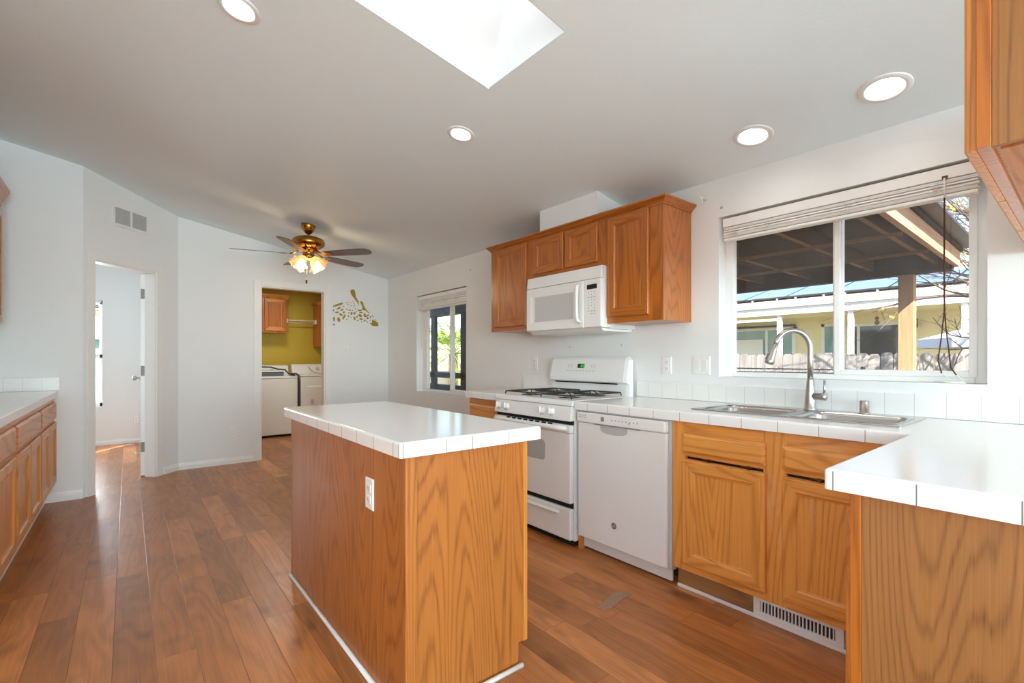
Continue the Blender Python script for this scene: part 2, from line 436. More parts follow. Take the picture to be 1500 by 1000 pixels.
mb = MB(); mb.box(SKX0-0.02, SKY0-0.02, cz(SKX1)+ZT+0.001, SKX1+0.02, SKY1+0.02, cz(SKX1)+ZT+0.012)
s = NT('frosted_dome'); tr = s.n('BsdfTranslucent', Color=(0.44, 0.435, 0.43, 1)); tt = s.n('BsdfTransparent', Color=(0.22, 0.218, 0.215, 1))
mx = s.n('MixShader', _0=0.35, _1=tr.outputs[0], _2=tt.outputs[0]); s.nt.links.new(mx.outputs[0], s.out.inputs[0]); M['dome'] = s.mat
mb.build('skylight_dome', M['dome'], shaft)

# walls
YP = 5.46; P0 = Vector((-3.095, YP, 0)); P1 = Vector((-2.378, 6.19, 0)); DL = (P1-P0).length
DU = (P1-P0).normalized(); DN = Vector((-DU.y, DU.x, 0))          # DN points away from the kitchen
YB = 6.19
BW = (0.295, 1.458, 1.080, 2.048)      # big window  y0 y1 z0 z1
SW = (4.234, 5.350, 0.785, 1.966)      # small window
mb = MB(); wall_holes(mb, (0, -7.1, -0.6), (0, 1, 0), (1, 0, 0), 15.85, 0.0, lambda u: CA+0.6, [(BW[0]+7.1, BW[1]+7.1, BW[2]+0.6, BW[3]+0.6), (SW[0]+7.1, SW[1]+7.1, SW[2]+0.6, SW[3]+0.6)], 0.14)
struct(mb.build('wall_right', M['wall']), 'white window wall behind the stove and sink', 'wall')
mb = MB(); wall_holes(mb, (-2.378, YB, 0), (1, 0, 0), (0, 1, 0), 2.378, 0.0, lambda u: cz(-2.378+u)+0.03, [(0.789, 1.532, 0.0, 2.046)], 0.11)
struct(mb.build('wall_back', M['wall']), 'white end wall with the laundry doorway', 'wall')
mb = MB(); wall_holes(mb, P0, DU, DN, DL, 0.0, lambda u: cz(P0.x+DU.x*u)+0.03, [(0.092, 0.742, 0.0, 2.06)], 0.11)
struct(mb.build('wall_diagonal', M['wall']), 'white angled wall with the bedroom doorway', 'wall')
mb = MB(); wall_holes(mb, (-3.95, YP, 0), (1, 0, 0), (0, 1, 0), 0.855, 0.0, lambda u: cz(-3.95+u)+0.03, [], 0.11)
mb.prism([(-3.095, YP, 0), (-3.095, YP, cz(-3.095)+0.02), (-3.1727, YP+0.0763+0.0, cz(-3.1)+0.02), (-3.1727, YP+0.0763, 0)], (0, 0.4, 0), 0.03)
struct(mb.build('wall_partition', M['wall']), 'white partition wall at the end of the left counter', 'wall')
mb = MB(); wall_holes(mb, (-3.90, -7.1, 0), (0, 1, 0), (-1, 0, 0), 12.56, 0.0, lambda u: cz(-3.9)+0.03, [(2.1, 5.3, 0.80, 2.10), (6.1, 7.6, 0.80, 2.10)], 0.11)
struct(mb.build('wall_left', M['wall']), 'white wall behind the left counter', 'wall')
mb = MB(); wall_holes(mb, (-3.95, -7.0, 0), (1, 0, 0), (0, -1, 0), 3.95, 0.0, lambda u: cz(-3.95+u)+0.03, [(0.25, 3.45, 0.0, 2.25)], 0.11)
struct(mb.build('wall_rear', M['wall']), 'white wall behind the camera', 'wall')
# bedroom and laundry shells
mb = MB(); wall_holes(mb, (-5.0, 8.62, 0), (1, 0, 0), (0, 1, 0), 2.70, 0.0, lambda u: cz(-5.0+u)+0.02, [(1.0, 1.932, 0.535, 1.989)], 0.11)
struct(mb.build('wall_bedroom_back', M['wall']), 'white far wall inside the bedroom', 'wall')
mb = MB(); mb.prism([(-5.0, YP+0.11, 0), (-5.0, 8.73, 0), (-5.0, 8.73, cz(-5)), (-5.0, YP+0.11, cz(-5))], (-1, 0, 0), 0.1)
struct(mb.build('wall_bedroom_left', M['wall']))
mb = MB(); mb.box(-4.95, YP+0.03, 0, -3.95, YP+0.11, cz(-3.95)+0.02)
struct(mb.build('wall_bedroom_front', M['wall']))
mb = MB(); mb.box(-2.30, 6.30, 0, -2.22, 8.62, cz(-2.3)); struct(mb.build('wall_bedroom_right', M['wall']))
mb = MB(); mb.box(-2.22, 8.60, 0, 0.0, 8.70, cz(-2.2)+0.02); struct(mb.build('wall_laundry_back', M['yellow']), 'mustard yellow back wall of the laundry room', 'wall')
mb = MB(); mb.box(-0.02, 6.30, 0, -0.002, 8.60, cz(0)); struct(mb.build('wall_laundry_right', M['yellow']))
mb = MB(); mb.box(-2.22, 6.30, 0, -2.20, 8.60, cz(-2.2)); struct(mb.build('wall_laundry_left', M['yellow']))
mb = MB(); mb.prism([(-2.2, 6.301, 2.40), (-0.02, 6.301, 2.28), (-0.02, 8.60, 2.28), (-2.2, 8.60, 2.40)], (0, 0, 1), 0.02)
# duct chase above the wall cabinets
mb = MB(); mb.prism([(-0.30, 2.161, 2.17), (-0.30, 2.743, 2.17), (-0.30, 2.743, cz(-0.3)+0.01), (-0.30, 2.161, cz(-0.3)+0.01)], (1, 0, 0), 0.30)
struct(mb.build('wall_duct_chase', M['wall']), 'white boxed duct chase above the wall cabinets', 'wall')

# baseboards
def base_run(name, a, b, N, h=0.07, th=0.014):
    a, b, N = Vector(a), Vector(b), Vector(N)
    mb = MB(); prof = [(0, 0), (th, 0), (th, h*0.55), (th*0.55, h*0.8), (th*0.35, h), (0, h)]
    mb.rings([[a+N*p+Vector((0, 0, q)) for p, q in prof], [b+N*p+Vector((0, 0, q)) for p, q in prof]], smooth=False)
    return struct(mb.build(name, M['trim']))
base_run('baseboard_back', (-2.378, YB, 0), (-1.656, YB, 0), (0, -1, 0))
base_run('baseboard_back_right', (-0.758, YB, 0), (0, YB, 0), (0, -1, 0))
base_run('baseboard_diagonal', P0+DU*0.838, P1, -DN)
base_run('baseboard_partition', (-3.33, YP, 0), (-3.095, YP, 0), (0, -1, 0), 0.075)
base_run('baseboard_bedroom', (-5.0, 8.62, 0), (-2.3, 8.62, 0), (0, -1, 0), 0.06)
base_run('baseboard_right', (0, 3.30, 0), (0, YB, 0), (-1, 0, 0))

# door casings
def casing(name, O, U, N, u0, u1, ztop, cw, th, jd, label):
    """flat casing round an opening u0..u1 up to ztop; N points to the viewer's side, jamb depth jd behind"""
    O, U, N = Vector(O), Vector(U), Vector(N); Z = Vector((0, 0, 1)); mb = MB()
    def bar(a0, a1, z0, z1, d0, d1, bev=0.004):
        P = [O+U*a0+Z*z0+N*d0, O+U*a1+Z*z0+N*d0, O+U*a1+Z*z1+N*d0, O+U*a0+Z*z1+N*d0]
        mb.prism(P, N, d1-d0, bev=bev)
    bar(u0-cw, u0+0.004, 0, ztop+cw, 0, th); bar(u1-0.004, u1+cw, 0, ztop+cw, 0, th); bar(u0+0.004, u1-0.004, ztop-0.004, ztop+cw, 0, th)
    bar(u0-cw-0.004, u0-cw+0.014, 0, ztop+cw+0.004, 0, th*0.5); bar(u1+cw-0.014, u1+cw+0.004, 0, ztop+cw+0.004, 0, th*0.5)
    bar(u0-0.001, u0+0.016, 0, ztop, -jd, 0.002, 0); bar(u1-0.016, u1+0.001, 0, ztop, -jd, 0.002, 0); bar(u0+0.016, u1-0.016, ztop-0.016, ztop+0.001, -jd, 0.002, 0)
    return struct(mb.build(name, M['trim']), label, 'door trim')
casing('trim_1', (-2.378, YB, 0), (1, 0, 0), (0, -1, 0), 0.789, 1.532, 2.046, 0.068, 0.016, 0.11, 'white casing round the laundry doorway')
casing('trim_2', P0, DU, -DN, 0.092, 0.742, 2.06, 0.062, 0.016, 0.11, 'white casing round the bedroom doorway')

# bedroom door, swung open so that only its hinge edge shows
DA = (DU*0.30+DN*0.954).normalized()      # direction of the open leaf
dsp = P0+DU*0.735+DN*0.115
HN = Vector((-DA.y, DA.x, 0))
SIGHT = (dsp-Vector((-2.7993, 0, 0))).normalized()
DA = SIGHT.copy(); DA.z = 0; DA.normalize(); HN = Vector((-DA.y, DA.x, 0))
mb = MB(); O = dsp+HN*0.0
mb.prism([O+Vector((0, 0, 0.012)), O+HN*0.036+Vector((0, 0, 0.012)), O+HN*0.036+Vector((0, 0, 2.035)), O+Vector((0, 0, 2.035))], DA, 0.62, bev=0.002)
door = struct(mb.build('door_1', M['trim'], base=dsp), 'white bedroom door standing open, seen edge on', 'door')
for zc in (1.843, 1.067, 0.299):
    mb = MB()
    q = dsp-DA*0.003
    mb.prism([q+HN*0.004+Vector((0, 0, zc-0.05)), q+HN*0.034+Vector((0, 0, zc-0.05)), q+HN*0.034+Vector((0, 0, zc+0.05)), q+HN*0.004+Vector((0, 0, zc+0.05))], DA, 0.004)
    mb.tube([q-HN*0.004+Vector((0, 0, zc-0.052)), q-HN*0.004+Vector((0, 0, zc+0.052))], 0.007, 10)
    mb.prism([q-HN*0.010+Vector((0, 0, zc-0.05)), q-HN*0.036+Vector((0, 0, zc-0.05)), q-HN*0.036+Vector((0, 0, zc+0.05)), q-HN*0.010+Vector((0, 0, zc+0.05))], DA, 0.004)
    mb.build('hinge', M['hingem'], door)
mb = MB(); kc = dsp+DA*0.56+Vector((0, 0, 0.98))
mb.lathe([(0.028, 0), (0.028, 0.006), (0.010, 0.010), (0.010, 0.035), (0.024, 0.042), (0.027, 0.055), (0.022, 0.068), (0.004, 0.072)], kc+HN*0.036, HN, 16)
mb.lathe([(0.028, 0), (0.028, 0.006), (0.010, 0.010), (0.010, 0.035), (0.024, 0.042), (0.027, 0.055), (0.022, 0.068), (0.004, 0.072)], kc, -HN, 16)
mb.build('door_knob', M['nickel'], door)
mb = MB(); q = dsp+HN*0.036+DA*0.05+Vector((0, 0, 0.235))
mb.tube([q, q+HN*0.035], 0.004, 8); mb.lathe([(0.012, 0), (0.014, 0.006), (0.012, 0.02)], q+HN*0.03, HN, 12)
mb.build('door_stop', M['plate'], door)

# windows
def slider_window(name, y0, y1, z0, z1, x0, split, left_wide, label, gm, fr=0.045, bottom=0.05):
    """horizontal slider in a wall opening: frame, meeting stile, one sash, two panes"""
    mb = MB(); d = 0.045
    mb.box(x0, y0, z0, x0+d, y0+fr, z1, 0.004); mb.box(x0, y1-fr, z0, x0+d, y1, z1, 0.004)
    mb.box(x0, y0+fr, z0, x0+d, y1-fr, z0+bottom*0.6, 0.004); mb.box(x0, y0+fr, z1-fr, x0+d, y1-fr, z1, 0.004)
    mb.box(x0+0.005, split-0.022, z0+bottom*0.6, x0+d-0.005, split+0.022, z1-fr, 0.003)
    root = struct(mb.build(name, M['vinyl']), label, 'window')
    # sliding sash on the near (small y) side sits proud of the frame
    mb = MB(); sw = 0.028; a, b, c, e = y0+fr*0.8, split+0.012, z0+bottom*0.55, z1-fr*0.9
    xx = x0-0.012
    mb.box(xx, a, c, xx+0.02, a+sw, e, 0.003); mb.box(xx, b-sw, c, xx+0.02, b, e, 0.003)
    mb.box(xx, a+sw, c, xx+0.02, b-sw, c+sw, 0.003); mb.box(xx, a+sw, e-sw, xx+0.02, b-sw, e, 0.003)
    mb.build('sash', M['vinyl'], root)
    mb = MB(); mb.box(xx+0.008, a+sw-0.004, c+sw-0.004, xx+0.011, b-sw+0.004, e-sw+0.004); mb.build('pane', gm, root)
    mb = MB(); mb.box(x0+0.028, split+0.018, z0+bottom*0.55, x0+0.031, y1-fr+0.004, z1-fr+0.004); mb.build('pane', gm, root)
    return root
slider_window('window_1', BW[0], BW[1], BW[2], BW[3], 0.085, 0.862, True, 'wide white sliding window above the sink', M['glass_d'], 0.048, 0.048)
slider_window('window_2', SW[0], SW[1], SW[2], SW[3], 0.085, 4.672, True, 'narrow white sliding window beside the far corner', M['glass'], 0.11, 0.05)
mb = MB(); q0, q1, r0, r1 = -4.0, -3.068, 0.535, 1.989
for (a, b, c, e) in ((q0, q0+0.05, r0, r1), (q1-0.03, q1, r0, r1), (q0, q1, r0, r0+0.05), (q0, q1, r1-0.05, r1), (q0, q1, 1.20, 1.25)):
    mb.box(a, 8.66, c, b, 8.70, e, 0.003)
w3 = struct(mb.build('window_3', M['vinyl']), 'white window in the bedroom seen through the doorway', 'window')
mb = MB(); mb.box(q0+0.03, 8.68, r0+0.03, q1-0.02, 8.683, r1-0.03); mb.build('pane', M['glass'], w3)
mb = MB()
for z in (1.955, 1.93, 1.905, 1.88, 1.855): mb.box(q0+0.02, 8.625, z, q1-0.01, 8.65, z+0.004)
mb.box(q0+0.02, 8.622, 1.96, q1-0.01, 8.655, 1.985, 0.003); mb.box(q0+0.02, 8.622, 1.835, q1-0.01, 8.65, 1.85, 0.003)
tag(mb.build('window_blind', M['vinyl']), 'raised white blind on the bedroom window', 'blind')
mb = MB()
for a, b, c, e in ((-3.7, -0.5, 2.2, 2.25), (-3.7, -3.65, 0, 2.25), (-0.55, -0.5, 0, 2.25), (-2.12, -2.08, 0, 2.25), (-3.7, -0.5, 0, 0.05)): mb.box(a, -7.10, c, b, -7.02, e)
w5 = struct(mb.build('door_added', M['vinyl']))  # unseen patio door frame, added around the rear fill lamp
mb = MB()
for a, b, c, e in ((-5.0, -1.8, 2.05, 2.10), (-5.0, -1.8, 0.80, 0.85), (-5.0, -4.95, 0.80, 2.10), (-1.85, -1.8, 0.80, 2.10), (-3.42, -3.38, 0.80, 2.10), (-1.0, 0.5, 2.05, 2.10), (-1.0, 0.5, 0.80, 0.85), (-1.0, -0.95, 0.80, 2.10), (0.45, 0.5, 0.80, 2.10)): mb.box(-3.99, a, c, -3.94, b, e)
struct(mb.build('window_added', M['vinyl']))  # unseen left window frames, added around the two side fill lamps

# ------------------------------------------------------------------ recessed ceiling lights
CN = Vector((-CB, 0, 1)).normalized()
def downlight(x, y, r, label, power):
    c = Vector((x, y, cz(x))); t = thing('recessed_light', label, 'ceiling light', c, 'recessed ceiling lights')
    mb = MB(); mb.lathe([(r*0.68, 0.0), (r*0.74, -0.006), (r*0.78, -0.007), (r*0.97, -0.004), (r, -0.002), (r, 0.0)], c, CN, 40, cap0=False, cap1=False)
    mb.build('trim_ring', M['vent'], t)
    mb = MB(); mb.lathe([(r*0.675, -0.002), (r*0.675, -0.0005)], c, CN, 40); mb.build('lamp_lens', M['lamp'], t)
    o = area_light('downlight_lamp', c-CN*0.016, -CN, r*1.2, r*1.2, power, (1, 0.96, 0.90), 'DISK'); o.data.spread = PI*0.86
    return t
downlight(-2.422, 2.356, 0.085, 'round recessed light nearest the top left corner of the ceiling', 1)
downlight(-1.276, 2.361, 0.080, 'round recessed light in the middle of the ceiling past the skylight', 1)
downlight(-0.301, 0.573, 0.095, 'round recessed light above the sink, nearer the right cabinet', 0.5)
downlight(-0.296, 1.122, 0.095, 'round recessed light over the dishwasher end of the window', 0.5)
# ------------------------------------------------------------------ cabinets
X, Y, Z = Vector((1, 0, 0)), Vector((0, 1, 0)), Vector((0, 0, 1))
DOORP = [(0, 0), (0, 0.014), (0.005, 0.019), (0.052, 0.019), (0.056, 0.0165), (0.060, 0.012), (0.066, 0.0105), (0.069, 0.009)]
DOORM = [(0, 0), (0, 1), (0, 1), (0, 1), (0, 1), (0, 1), (0, 0), (0, 0)]
DRWP = [(0, 0), (0, 0.010), (0.004, 0.013), (0.014, 0.019)]
def cab_door(parent, O, U, N, w, h, mats, name='door', prof=DOORP, pm=DOORM):
    mb = MB(); mb.panel(O, U, Z, N, w, h, prof, pm); return mb.build(name, mats, parent)
def cab_drawer(parent, O, U, N, w, h, mats, name='drawer'):
    mb = MB(); mb.panel(O, U, Z, N, w, h, DRWP, [(1, 1)]*4); return mb.build(name, mats, parent)
def frame_x(mb, x0, x1, y0, y1, z0, z1, holes, mv=0, mh=1):
    """face frame plate in a plane of constant x with openings"""
    ys = sorted(set([y0, y1]+[h[0] for h in holes]+[h[1] for h in holes])); zs = sorted(set([z0, z1]+[h[2] for h in holes]+[h[3] for h in holes]))
    for a, b in zip(ys[:-1], ys[1:]):
        inside = sorted([h for h in holes if h[0] <= a+1e-6 and h[1] >= b-1e-6], key=lambda h: h[2])
        cur = z0
        for h in inside:
            if h[2]-cur > 1e-4: mb.box(x0, a, cur, x1, b, h[2], 0, m=mh)
            cur = h[3]
        if z1-cur > 1e-4: mb.box(x0, a, cur, x1, b, z1, 0, m=(mh if inside else mv))
UO = [M['uoak'], M['uoak_y']]
def upper_cab(label, y0, y1, z0, z1, xf, doors, wall=-0.001):
    t = thing('wall_cabinet', label, 'cabinet', (-0.155, (y0+y1)/2, z0))
    mb = MB(); mb.box(xf+0.02, y0, z0, wall, y1, z1, 0.001); mb.build('carcass', UO, t)
    mb = MB(); frame_x(mb, xf, xf+0.02, y0, y1, z0, z1, [(a+0.012, b-0.012, c+0.012, e-0.012) for a, b, c, e in doors]); mb.build('face_frame', UO, t)
    for a, b, c, e in doors: cab_door(t, (xf, b, c), -Y, -X, b-a, e-c, UO)
    return t
UF = -0.3097
upper_cab('amber oak wall cabinet nearest the sink window, single tall door', 1.639, 2.064, 1.4225, 2.132, UF, [(1.735, 2.053, 1.462, 2.118)])
upper_cab('short amber oak wall cabinet with two small doors above the microwave', 2.064, 2.86, 1.812, 2.132, UF, [(2.141, 2.449, 1.847, 2.118), (2.466, 2.80, 1.847, 2.118)])
upper_cab('amber oak wall cabinet at the far end past the microwave, single door', 2.86, 3.364, 1.4225, 2.132, UF, [(2.879, 3.297, 1.455, 2.118)])
# crown moulding sweeping round the three wall cabinets
CP = [(0.0, 2.118), (-0.006, 2.118), (-0.006, 2.126), (-0.014, 2.132), (-0.030, 2.150), (-0.036, 2.152), (-0.036, 2.163), (0.0, 2.163)]
mb = MB(); R = []
for (px, py, dx, dy) in ((0.0, 1.639, 0, -1), (UF, 1.639, 1, -1), (UF, 3.364, 1, 1), (0.0, 3.364, 0, 1)):
    R.append([Vector((px+(o if dx else 0) - (0.001 if not dx else 0), py-dy*o, z)) if True else None for o, z in [(q, w_) for q, w_ in CP]])
mb.rings(R, smooth=False)
tag(mb.build('crown_molding', [M['uoak_y']]), 'amber oak crown molding along the top of the wall cabinets', 'molding')

# hanging cabinet over the peninsula (upper right corner of the view)
t = thing('wall_cabinet', 'honey oak hanging cabinet at the upper right corner over the peninsula', 'cabinet', (-0.75, 0.02, 1.612))
ZB = 1.614
mb = MB(); mb.box(-1.44, -0.14, ZB+0.012, -0.001, 0.136, 2.16, 0.0); mb.build('carcass', [M['oak']], t)
mb = MB(); mb.box(-1.452, -0.14, ZB, -1.44, 0.136, 2.16, 0.001); mb.build('end_panel', [M['ven_pale']], t)
mb = MB(); mb.box(-1.40, -0.10, ZB+0.006, -0.002, 0.128, ZB+0.0119, 0.0); mb.build('bottom_panel', [M['under']], t)
mb = MB(); mb.box(-1.46, 0.136, ZB, -0.001, 0.158, 2.16, 0.0015); mb.build('face_frame', [M['uoak'], M['oak_x']], t)
for i in range(3): cab_door(t, (-1.452+i*0.48+0.475, 0.158, ZB-0.002), -X, Y, 0.472, 0.545, [M['oak'], M['oak_x']])

# sink base cabinet
WO = [M['worn'], M['worn_y']]
XF = -0.60
t = thing('sink_cabinet', 'worn honey oak sink cabinet with two doors under the window', 'cabinet', (-0.35, 0.87, 0))
mb = MB()
mb.box(XF+0.02, 1.372, 0.117, -0.012, 1.390, 0.87); mb.box(XF+0.02, 0.40, 0.117, -0.012, 0.418, 0.87); mb.box(XF+0.02, 0.418, 0.117, -0.012, 1.372, 0.13); mb.box(-0.03, 0.418, 0.105, -0.012, 1.372, 0.60)
mb.build('carcass', [M['oak']], t)
mb = MB(); frame_x(mb, XF, XF+0.02, 0.385, 1.392, 0.117, 0.872, [(0.94, 1.318, 0.155, 0.668), (0.466, 0.845, 0.155, 0.668), (0.94, 1.318, 0.683, 0.697), (0.466, 0.845, 0.683, 0.697)])
mb.build('face_frame', WO, t)
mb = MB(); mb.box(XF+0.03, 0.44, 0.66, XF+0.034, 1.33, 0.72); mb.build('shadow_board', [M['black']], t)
cab_door(t, (XF, 1.331, 0.155), -Y, -X, 0.404, 0.525, WO)
cab_door(t, (XF, 0.857, 0.155), -Y, -X, 0.404, 0.525, WO)
for yy in (1.331, 0.857):
    d = cab_drawer(t, (XF, yy, 0.714), -Y, -X, 0.404, 0.100, [M['worn'], M['worn_y']], 'false_drawer_front')
    for k in (0.10, 0.29):
        mb = MB(); mb.box(XF-0.004, yy-k-0.05, 0.690, XF+0.02, yy-k, 0.697, 0.001); mb.box(XF-0.008, yy-k-0.045, 0.684, XF, yy-k-0.03, 0.70, 0.001)
        mb.build('tilt_hinge', [M['bronze']], d)
mb = MB(); mb.box(-0.548, 0.40, 0.0, -0.535, 1.392, 0.1165); mb.build('toe_kick', [M['kick']], t)
mb = MB(); mb.box(-0.560, 0.40, 0.0, -0.549, 1.392, 0.018, 0.004); struct(mb.build('baseboard_sink', M['trim']), 'white quarter round along the sink cabinet toe kick', 'baseboard')

# toe kick register
t = thing('floor_register', 'white slatted heating register in the toe kick under the sink', 'vent', (-0.552, 0.825, 0.018))
mb = MB(); y0, y1, z0, z1 = 0.647, 1.002, 0.0185, 0.106
for a, b, c, e in ((y0, y1, z0, z0+0.02), (y0, y1, z1-0.02, z1), (y0, y0+0.03, z0+0.02, z1-0.02), (y1-0.03, y1, z0+0.02, z1-0.02)): mb.box(-0.5600, a, c, -0.5485, b, e, 0.001)
mb.build('frame', M['vent'], t)
mb = MB(); mb.box(-0.5500, y0+0.03, z0+0.02, -0.5486, y1-0.03, z1-0.02); mb.build('dark_opening', M['dark'], t)
mb = MB(); n = 21
for i in range(n):
    yy = y0+0.036+(y1-y0-0.072)*i/(n-1); mb.box(-0.5590, yy-0.0026, z0+0.02, -0.5502, yy+0.0026, z1-0.02)
mb.build('louvers', M['vent'], t)

# peninsula base
t = thing('peninsula_cabinet', 'pale oak peninsula base under the counter at lower right', 'cabinet', (-1.0, -0.1, 0))
mb = MB(); mb.box(-1.446, -0.56, 0.09, -0.61, 0.352, 0.872); mb.box(-1.446, -0.56, 0.0, -0.61, 0.29, 0.09); mb.build('carcass', [M['ven_pale']], t)
mb = MB(); mb.box(-1.460, -0.56, 0.0, -1.446, 0.352, 0.872, 0.001); mb.build('end_panel', [M['ven_pale']], t)
mb = MB(); mb.box(-1.462, 0.352, 0.085, -0.605, 0.374, 0.872, 0.0015); mb.build('face_frame', [M['uoak'], M['oak_x']], t)
for i in range(2):
    cab_door(t, (-1.44+i*0.41+0.395, 0.374, 0.14), -X, Y, 0.385, 0.54, [M['oak'], M['oak_x']])
    cab_drawer(t, (-1.44+i*0.41+0.395, 0.374, 0.71), -X, Y, 0.385, 0.11, [M['oak'], M['oak_x']])

# small base cabinet left of the stove
t = thing('base_cabinet', 'small honey oak base cabinet on the far side of the stove', 'cabinet', (-0.33, 3.07, 0))
mb = MB(); mb.box(XF+0.02, 2.862, 0.09, -0.012, 3.275, 0.87); mb.box(-0.54, 2.862, 0, -0.012, 3.275, 0.09); mb.build('carcass', [M['oak']], t)
mb = MB(); frame_x(mb, XF, XF+0.02, 2.862, 3.275, 0.09, 0.872, [(2.90, 3.24, 0.14, 0.67), (2.90, 3.24, 0.70, 0.80)]); mb.build('face_frame', [M['oak'], M['oak_y']], t)
cab_drawer(t, (XF, 3.257, 0.705), -Y, -X, 0.375, 0.118, [M['oak'], M['oak_y']])
cab_door(t, (XF, 3.257, 0.13), -Y, -X, 0.375, 0.55, [M['oak'], M['oak_y']])

# wood filler post between stove and dishwasher
mb = MB(); mb.box(-0.60, 2.037, 0.0, -0.56, 2.056, 0.085, 0.001)
tag(mb.build('filler_strip', M['oak']), 'short oak filler post on the floor between stove and dishwasher', 'filler')

# ------------------------------------------------------------------ counters
def slab(mb, xs, ys, keep, z0, z1, bev=0.009):
    t = bmesh.new(); V = {}
    def vt(i, j, k):
        if (i, j, k) not in V: V[(i, j, k)] = t.verts.new((xs[i], ys[j], (z0, z1)[k]))
        return V[(i, j, k)]
    K = set(keep)
    for (i, j) in K:
        t.faces.new((vt(i, j, 1), vt(i+1, j, 1), vt(i+1, j+1, 1), vt(i, j+1, 1))); t.faces.new((vt(i, j, 0), vt(i, j+1, 0), vt(i+1, j+1, 0), vt(i+1, j, 0)))
        for (di, dj, a, b) in ((-1, 0, (i, j), (i, j+1)), (1, 0, (i+1, j+1), (i+1, j)), (0, -1, (i+1, j), (i, j)), (0, 1, (i, j+1), (i+1, j+1))):
            if (i+di, j+dj) not in K: t.faces.new((vt(*a, 0), vt(*b, 0), vt(*b, 1), vt(*a, 1)))
    bmesh.ops.recalc_face_normals(t, faces=t.faces)
    es = [e for e in t.edges if len(e.link_faces) == 2 and e.calc_face_angle(0) > 0.8 and (min(v.co.z for v in e.verts) > z0+1e-4 or abs(e.verts[0].co.z-e.verts[1].co.z) > 1e-3)]
    bmesh.ops.bevel(t, geom=es, offset=bev, segments=3, affect='EDGES', profile=0.5)
    return mb._add(t)
ZC0, ZC1 = 0.8752, 0.9248
SX0, SX1, SY0, SY1 = -0.482, -0.115, 0.500, 1.325
mb = MB(); slab(mb, [-1.4906, -0.6422, SX0, SX1, -0.0015], [-0.60, 0.42, SY0, SY1, 2.055], [(0, 0), (1, 0), (2, 0), (3, 0), (1, 1), (2, 1), (3, 1), (1, 2), (3, 2), (1, 3), (2, 3), (3, 3)], ZC0, ZC1)
tag(mb.build('countertop', M['tile_main']), 'white tiled L shaped countertop with the sink and peninsula', 'countertop')
mb = MB(); slab(mb, [-0.6422, -0.0015], [2.855, 3.290], [(0, 0)], ZC0, ZC1)
tag(mb.build('countertop', M['tile_main']), 'short white tiled countertop on the far side of the stove', 'countertop')
mb = MB(); mb.box(-0.012, -0.60, ZC1+0.001, -0.0012, 2.050, 1.031, 0.003)
tag(mb.build('backsplash', M['splash']), 'white tile backsplash strip under the sink window', 'backsplash')
mb = MB(); mb.box(-0.012, 2.865, ZC1+0.001, -0.0012, 3.290, 1.045, 0.003)
tag(mb.build('backsplash', M['splash']), 'short white tile backsplash on the far side of the stove', 'backsplash')

# island
IX0, IX1, IY0, IY1 = -2.1356, -1.538, 1.3748, 2.8068
t = thing('kitchen_island', 'oak kitchen island with a white tile top in the middle of the floor', 'island', (-1.83, 2.09, 0))
mb = MB(); slab(mb, [IX0, IX1], [IY0, IY1], [(0, 0)], ZC0, ZC1); mb.build('tile_top', M['tile_isl'], t)
mb = MB(); mb.box(-2.088, 1.432, 0.0, -1.66, 2.758, 0.874); mb.box(-1.66, 1.432, 0.09, -1.60, 2.758, 0.874); mb.build('carcass', M['oak'], t)
mb = MB(); mb.box(-2.100, 1.424, 0.0, -2.088, 2.775, 0.8745, 0.001); mb.build('side_panel', M['ven'], t)
mb = MB()
mb.prism([(-2.062, 1.416, 0), (-1.622, 1.416, 0), (-1.622, 1.416, 0.09), (-1.600, 1.416, 0.09), (-1.600, 1.416, 0.8745), (-2.062, 1.416, 0.8745)], (0, 1, 0), 0.016); mb.build('end_panel', M['ven'], t)
mb = MB(); mb.box(-2.102, 1.408, 0.0, -2.060, 1.424, 0.8745, 0.002); mb.build('corner_trim', M['ven'], t)
mb = MB(); mb.box(-2.102, 2.772, 0.0, -2.07, 2.786, 0.8745, 0.002); mb.build('corner_trim', M['ven'], t)
mb = MB(); mb.box(-2.07, 2.758, 0.0, -1.62, 2.772, 0.8745); mb.build('end_panel', M['ven'], t)
mb = MB(); frame_x(mb, -1.600, -1.580, 1.412, 2.780, 0.09, 0.8745, [(1.46, 2.07, 0.14, 0.68), (2.12, 2.73, 0.14, 0.68), (1.46, 2.07, 0.71, 0.82), (2.12, 2.73, 0.71, 0.82)]); mb.build('face_frame', [M['oak'], M['oak_y']], t)
for a in (1.445, 1.765, 2.105, 2.425):
    cab_door(t, (-1.580, a, 0.13), Y, X, 0.312, 0.56, [M['oak'], M['oak_y']])
for a in (1.445, 2.105): cab_drawer(t, (-1.580, a, 0.70), Y, X, 0.632, 0.13, [M['oak'], M['oak_y']])
mb = MB()
mb.tube([(-2.107, 1.395, 0.009), (-2.107, 2.785, 0.009)], 0.0095, 10); mb.build('quarter_round', M['trim'], t)
mb = MB(); mb.tube([(-2.107, 1.4005, 0.009), (-1.615, 1.4005, 0.009)], 0.0095, 10); mb.build('quarter_round', M['trim'], t)

